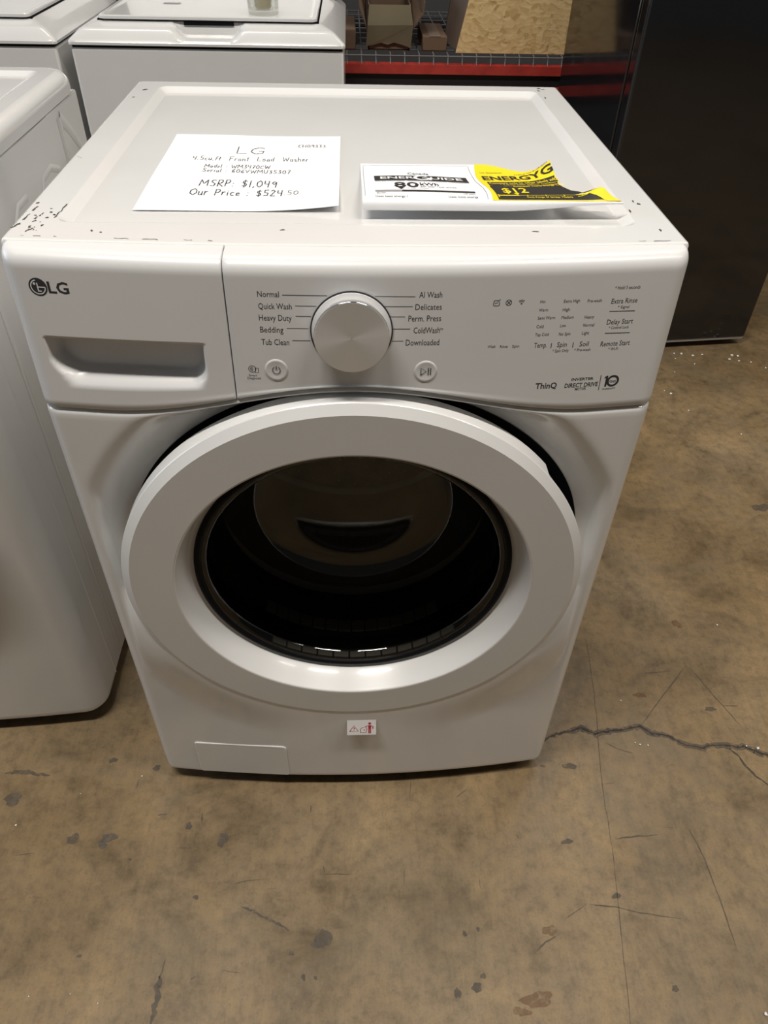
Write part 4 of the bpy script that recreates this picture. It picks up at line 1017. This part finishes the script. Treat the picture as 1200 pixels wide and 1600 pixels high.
# ================================================================= TOP-LOADERS BEHIND
OE = MATS['old_enamel']
def top_loader(x0, x1, label):
    yf, yb, xc = 1.450, 2.10, (x0+x1)/2
    t = empty('washing_machine', (xc, (yf+yb)/2, 0), label, 'washer', 'top-load washers in the back row')
    box('cabinet', x0, x1, yf, yb, 0.03, 0.8925, OE, t, bevel=0.006)
    for sx in (x0+0.05, x1-0.05):
        for sy in (yf+0.05, yb-0.05):
            v, f = revolve([(0.0005, 0), (0.024, 0), (0.024, 0.012), (0.01, 0.014), (0.01, 0.032), (0.0005, 0.032)], 12, (sx, sy, 0), 'z'); mesh_obj('foot', v, f, MATS['foot'], t)
    def lp(ins, fr, z, r, dip):
        pts = loop_rect(x0-0.004+ins, x1+0.004-ins, yf-0.006+fr, yb-ins*0.3, r, z, False, 5, 60)
        o = []
        for x, y, z in pts:
            if y < yf-0.006+fr+r+1e-6:
                k = 1-smoothstep(0.055, 0.092, abs(x-xc)); z -= dip*k; y -= 0.004*k*(1 if dip else 0)
            o.append((x, y, z))
        return o
    loops = [lp(0.006, 0.006, 0.8965, 0.006, 0), lp(0.0, 0.0, 0.8985, 0.010, 0), lp(0.0, 0.0, 0.904, 0.010, 0), lp(0.003, 0.003, 0.9085, 0.010, 0.0), lp(0.026, 0.020, 0.9270, 0.010, 0.0165), lp(0.032, 0.026, 0.9305, 0.010, 0.0190), lp(0.036, 0.032, 0.9320, 0.010, 0.0195),
             lp(0.060, 0.064, 0.9400, 0.010, 0.026), lp(0.066, 0.070, 0.9420, 0.012, 0.0), lp(0.12, 0.13, 0.9425, 0.012, 0)]
    mesh_obj('top_deck', *loft(loops, cap_first=True, cap_last=True), OE, t, smooth=True, angle=40)
    box('joint_seal', x0+0.004, x1-0.004, yf+0.003, yb-0.004, 0.8920, 0.8972, MATS['dark_gap'], t)
    box('lid_gap', x0+0.0625, x1-0.0625, yf+0.060, yb-0.15, 0.9405, 0.9440, MATS['dark_gap'], t)
    hp = box('handle_shade_block', xc-0.062, xc+0.062, yf+0.0560, yf+0.075, 0.9335, 0.9440, MATS['dark_gap'], t)  # solid dark block, paints the shade of the finger pocket under the lid
    ll = lambda i, z, r=0.014: [(x, y, z) for x, y, z in loop_rect(x0+0.066+i, x1-0.066-i, yf+0.052+i, yb-0.16-i, r, z, False, 5, 8)]
    ld = mesh_obj('lid', *loft([ll(0.003, 0.9440), ll(0, 0.9455), ll(0, 0.951), ll(0.002, 0.953), ll(0.012, 0.953), ll(0.018, 0.9505), ll(0.022, 0.950)], cap_first=True, cap_last=True), OE, t, smooth=True, angle=40)
    v = [(x0+0.02, yb-0.13, 0.94), (x1-0.02, yb-0.13, 0.94), (x1-0.02, yb-0.01, 0.94), (x0+0.02, yb-0.01, 0.94), (x0+0.03, yb-0.06, 1.09), (x1-0.03, yb-0.06, 1.09), (x1-0.03, yb-0.01, 1.09), (x0+0.03, yb-0.01, 1.09)]
    mesh_obj('console', v, [(0,3,2,1),(4,5,6,7),(0,1,5,4),(1,2,6,5),(2,3,7,6),(3,0,4,7)], OE, t)
    return t, ld
tl, ldd = top_loader(-0.690, -0.0145, 'pale grey-white top-load washer with a clear cup on its lid, right of the pair behind')
decal('printed_notice', [poly2([(-0.50, 1.705), (-0.455, 1.705), (-0.455, 1.73), (-0.50, 1.73)])], lambda x, y: (x, y, 0.9505), MATS['ink_grey'], ldd)
top_loader(-1.400, -0.7245, 'pale grey-white top-load washer cut off at the top left corner, left of the pair behind')

# cup on the lid
CXc, CYc, CZc = -0.220, 1.575, 0.9503
cup = empty('cup', (CXc, CYc, CZc), 'clear plastic cup with a cream block inside, on the right top-loader lid', 'cup')
v, f = revolve([(0.0005, 0.0), (0.036, 0.0), (0.0385, 0.003), (0.0405, 0.03), (0.043, 0.105), (0.0415, 0.105), (0.039, 0.03), (0.037, 0.012), (0.0005, 0.012)], 40, (CXc, CYc, CZc), 'z')
mesh_obj('cup_wall', v, f, MATS['clear_plastic'], cup, smooth=True, angle=40)
v, f = revolve([(0.0005, 0.0135), (0.0185, 0.0135), (0.0205, 0.016), (0.022, 0.060), (0.0205, 0.063), (0.0005, 0.0635)], 32, (CXc, CYc, CZc), 'z')
mesh_obj('cream_block', v, f, MATS['cream_wax'], cup, smooth=True, angle=40)

# ================================================================= BLACK REFRIGERATOR
FRZ = math.atan2(0.063, 0.609)
fr = empty('refrigerator', (0.755, 1.505, 0), 'glossy black refrigerator standing behind the washer at the right', 'refrigerator', rz=FRZ)
FB = MATS['fridge_black']
def loc(o): return fix_local(o)
loc(box('cabinet', 0.002, 0.612, 0.058, 0.570, 0.045, 1.70, FB, fr, bevel=0.006))
dv = [[(x, y, z) for x, y in rrect(0+i, 0.614-i, 0.0+i, 0.050-i, 0.010, 5)] for z, i in ((0.036, 0.002), (0.038, 0.0), (1.688, 0.0), (1.690, 0.002))]
fd = loc(mesh_obj('door', *loft(dv, cap_first=True, cap_last=True), FB, fr, smooth=True, angle=35))
loc(box('door_seal', 0.012, 0.60, 0.048, 0.060, 0.06, 1.68, MATS['black_rubber'], fr))
loc(box('bottom_trim', 0.004, 0.610, 0.003, 0.046, 0.0255, 0.0355, MATS['fridge_trim'], fr, bevel=0.002))
loc(box('kick_plate', 0.03, 0.58, 0.060, 0.075, 0.008, 0.050, MATS['rack_dark'], fr))
for lx in (0.04, 0.572):
    for ly in (0.10, 0.53):
        v, f = revolve([(0.0005, 0), (0.02, 0), (0.02, 0.01), (0.01, 0.012), (0.01, 0.046), (0.0005, 0.046)], 12, (lx, ly, 0), 'z'); loc(mesh_obj('foot', v, f, MATS['foot'], fr))

# ================================================================= STORAGE RACK
rk = empty('storage_rack', (0.7, 2.8, 0), 'red-beamed pallet rack with wire deck standing along the back', 'rack')
RX0, RX1, RY0, RY1 = -1.35, 2.35, 2.285, 3.25
def beam(y, ztop, sgn, RD):
    b = mesh_obj('beam', *merge([box_vf(RX0, RX1, min(y, y+sgn*0.045), max(y, y+sgn*0.045), ztop-0.028, ztop), box_vf(RX0, RX1, min(y, y+sgn*0.045), max(y, y+sgn*0.045), ztop-0.098, ztop-0.066)]), RD, rk)
    mesh_obj('beam_web', *box_vf(RX0, RX1, min(y+sgn*0.016, y+sgn*0.040), max(y+sgn*0.016, y+sgn*0.040), ztop-0.067, ztop-0.027), MATS['rack_dark'], b)
for zt in (0.705, 1.95):
    beam(RY0, zt, 1, MATS['rack_red']); beam(RY1, zt, -1, MATS['rack_dark'])
for ux in (RX0-0.04, RX1+0.04):
    for uy in (RY0+0.04, RY1-0.04):
        box('upright', ux-0.04, ux+0.04, uy-0.04, uy+0.04, 0, 3.0, MATS['rack_dark'], rk, bevel=0.004)
    for zz in (0.3, 1.2, 2.2): box('brace', ux-0.015, ux+0.015, RY0+0.08, RY1-0.08, zz, zz+0.04, MATS['rack_dark'], rk)
for zt in (0.705, 1.95):
    parts = []
    nwires = int((RX1-RX0)/0.0508)
    for k in range(nwires+1):
        x = RX0+0.02+k*0.0508
        parts.append(tube([(x, RY0+0.006, zt+0.001), (x, RY0+0.006, zt+0.026), (x, RY0+0.012, zt+0.030), (x, RY1-0.02, zt+0.030)], 0.0026, 5))
    for k in range(10):
        y = RY0+0.006+k*(RY1-RY0-0.03)/9; parts.append(tube([(RX0+0.01, y, zt+0.0265), (RX1-0.01, y, zt+0.0265)], 0.0028, 5))
    o = mesh_obj('wire_deck', *merge(parts), MATS['wire'], rk, smooth=True); o['kind'] = 'stuff'

box('added_shade_board', RX0, RX1, RY0+0.01, RY1-0.01, 1.984, 2.002, MATS['cardboard'], rk)  # unseen upper board, added to shade the boxes on the deck below
DZ = 0.7385
def sheet3(name, pts, mat, parent, th=0.004):
    """thin board from a quad (4 corners, counter-clockwise seen from outside) with thickness"""
    P_ = [Vector(p) for p in pts]; nrm = (P_[1]-P_[0]).cross(P_[-1]-P_[0]).normalized(); n = len(P_)
    V = P_+[p-nrm*th for p in P_]; F = [tuple(range(n)), tuple(reversed(range(n, 2*n)))]+[(k, k+n, (k+1) % n+n, (k+1) % n) for k in range(n)]
    return mesh_obj(name, V, F, mat, parent)
# open flap box
ob = empty('cardboard_box', (0.138, 2.50, DZ), 'open cardboard box with its flaps up and one folded down in front', 'box')
CB, CD, CPl, CO = MATS['cardboard'], MATS['cardboard_dark'], MATS['cardboard_pale'], MATS['cardboard_olive']
bx0, bx1, by0, by1, bz1 = 0.066, 0.213, 2.345, 2.66, 0.872
sheet3('wall', [(bx0, by0, DZ), (bx1, by0, DZ), (bx1, by0, bz1), (bx0, by0, bz1)], CB, ob)
sheet3('wall', [(bx1, by0, DZ), (bx1, by1, DZ), (bx1, by1, bz1), (bx1, by0, bz1)], CB, ob)
sheet3('wall', [(bx1, by1, DZ), (bx0, by1, DZ), (bx0, by1, bz1), (bx1, by1, bz1)], CB, ob)
sheet3('wall', [(bx0, by1, DZ), (bx0, by0, DZ), (bx0, by0, bz1), (bx0, by1, bz1)], CB, ob)
sheet3('base', [(bx0, by0, DZ+0.004), (bx1, by0, DZ+0.004), (bx1, by1, DZ+0.004), (bx0, by1, DZ+0.004)], CD, ob, 0.003)
fl_pts = [(bx0-0.003, 0.815), (bx0-0.008, 0.752), (bx0+0.012, 0.755), (bx0+0.045, 0.763), (bx0+0.068, 0.757), (bx0+0.090, 0.764), (bx0+0.122, 0.757), (bx1+0.003, 0.748), (bx1+0.008, 0.818)]
sheet3('flap', [(bx0+0.002, by0-0.006, 0.874), (bx0-0.003, by0-0.020, 0.815), (bx1+0.008, by0-0.020, 0.818), (bx1-0.002, by0-0.006, 0.874)], CO, ob)
sheet3('flap', [(x, by0-(0.020 if z > 0.8 else 0.012), z) for x, z in fl_pts], CO, ob)
sheet3('flap', [(bx0-0.030, by0-0.012, 0.862), (bx0-0.004, by0-0.004, 0.80), (bx0-0.002, by1, 0.872), (bx0-0.035, by1, 0.96), (bx0-0.035, by0-0.010, 0.93)], CB, ob)
sheet3('flap', [(bx1+0.004, by0-0.004, 0.80), (bx1+0.040, by0-0.012, 0.85), (bx1+0.045, by0-0.01, 0.885), (bx1+0.018, by1, 0.95), (bx1+0.002, by1, 0.875)], CB, ob)
# other boxes on the deck
def carton(x0, x1, y0, y1, z0, h, mat, label):
    t = empty('cardboard_box', ((x0+x1)/2, (y0+y1)/2, z0), label, 'box')
    box('carton', x0, x1, y0, y1, z0, z0+h, mat, t, bevel=0.003, seg=1)
    v, f = box_vf((x0+x1)/2-0.02, (x0+x1)/2+0.02, y0-0.0006, y1, z0+h-0.001, z0+h+0.0006); mesh_obj('tape', v, f, CPl, t)
    return t
carton(-0.26, 0.022, 2.345, 2.62, DZ, 0.062, CB, 'low flat cardboard box half hidden by the right top-loader')
carton(0.258, 0.345, 2.34, 2.60, DZ, 0.045, CB, 'low brown cardboard box between the open box and the chipboard sheet')
t = empty('cardboard_box', (0.37, 2.45, DZ), 'upright pale cardboard box edge leaning behind the chipboard sheet', 'box')
sheet3('side_panel', [(0.352, 2.52, DZ+.001), (0.388, 2.346, DZ+.001), (0.440, 2.352, 1.02), (0.392, 2.55, 1.02)], CPl, t, 0.006)
sheet3('back_panel', [(0.352, 2.525, DZ+.001), (0.60, 2.56, DZ+.001), (0.64, 2.58, 1.02), (0.392, 2.555, 1.02)], CD, t, 0.006)
# chipboard sheet
ox = lambda z: 0.3755+0.217*(z-0.737)
osb = mesh_obj('chipboard_sheet', *merge([([(ox(DZ), 2.318, DZ), (1.15, 2.318, DZ), (1.15, 2.330, 1.28), (ox(1.28), 2.330, 1.28), (ox(DZ), 2.330, DZ), (1.15, 2.330, DZ), (1.15, 2.342, 1.28), (ox(1.28), 2.342, 1.28)],
      [(0,1,2,3),(4,7,6,5),(0,4,5,1),(1,5,6,2),(2,6,7,3),(3,7,4,0)])]), MATS['osb'])
tag(osb, 'tan chipboard sheet standing on the rack shelf beside the black refrigerator', 'board')

# ================================================================= FOAM CRUMBS
for k, (x, y, s) in enumerate(FOAM):
    bm = bmesh.new(); bmesh.ops.create_icosphere(bm, subdivisions=1, radius=s*0.62)
    for v in bm.verts:
        v.co *= random.uniform(0.7, 1.15); v.co.z *= 0.7
    me = bpy.data.meshes.new('foam_crumb'); bm.to_mesh(me); bm.free()
    zmin = min(v.co.z for v in me.vertices)
    o = link('foam_crumb', me, MATS['foam']); o.location = (x, y, -zmin); o.rotation_euler = (0, 0, random.uniform(0, 6))
    if y > 1.0: lb, gp = 'tiny white foam crumb on the floor in front of the black refrigerator', 'foam crumbs by the refrigerator'
    elif y > 0.3: lb, gp = 'tiny white foam crumb on the bare floor right of the white washer', 'foam crumbs right of the washer'
    elif x > 0 and y > -0.1: lb, gp = 'tiny white foam crumb beside the long crack in the floor', 'foam crumbs along the crack'
    elif x > 0: lb, gp = 'tiny white foam crumb at the bottom right corner of the floor', 'foam crumbs bottom right'
    else: lb, gp = 'tiny white foam crumb on the floor left of and below the washer', 'foam crumbs lower left'
    tag(o, lb, 'foam crumb', gp)
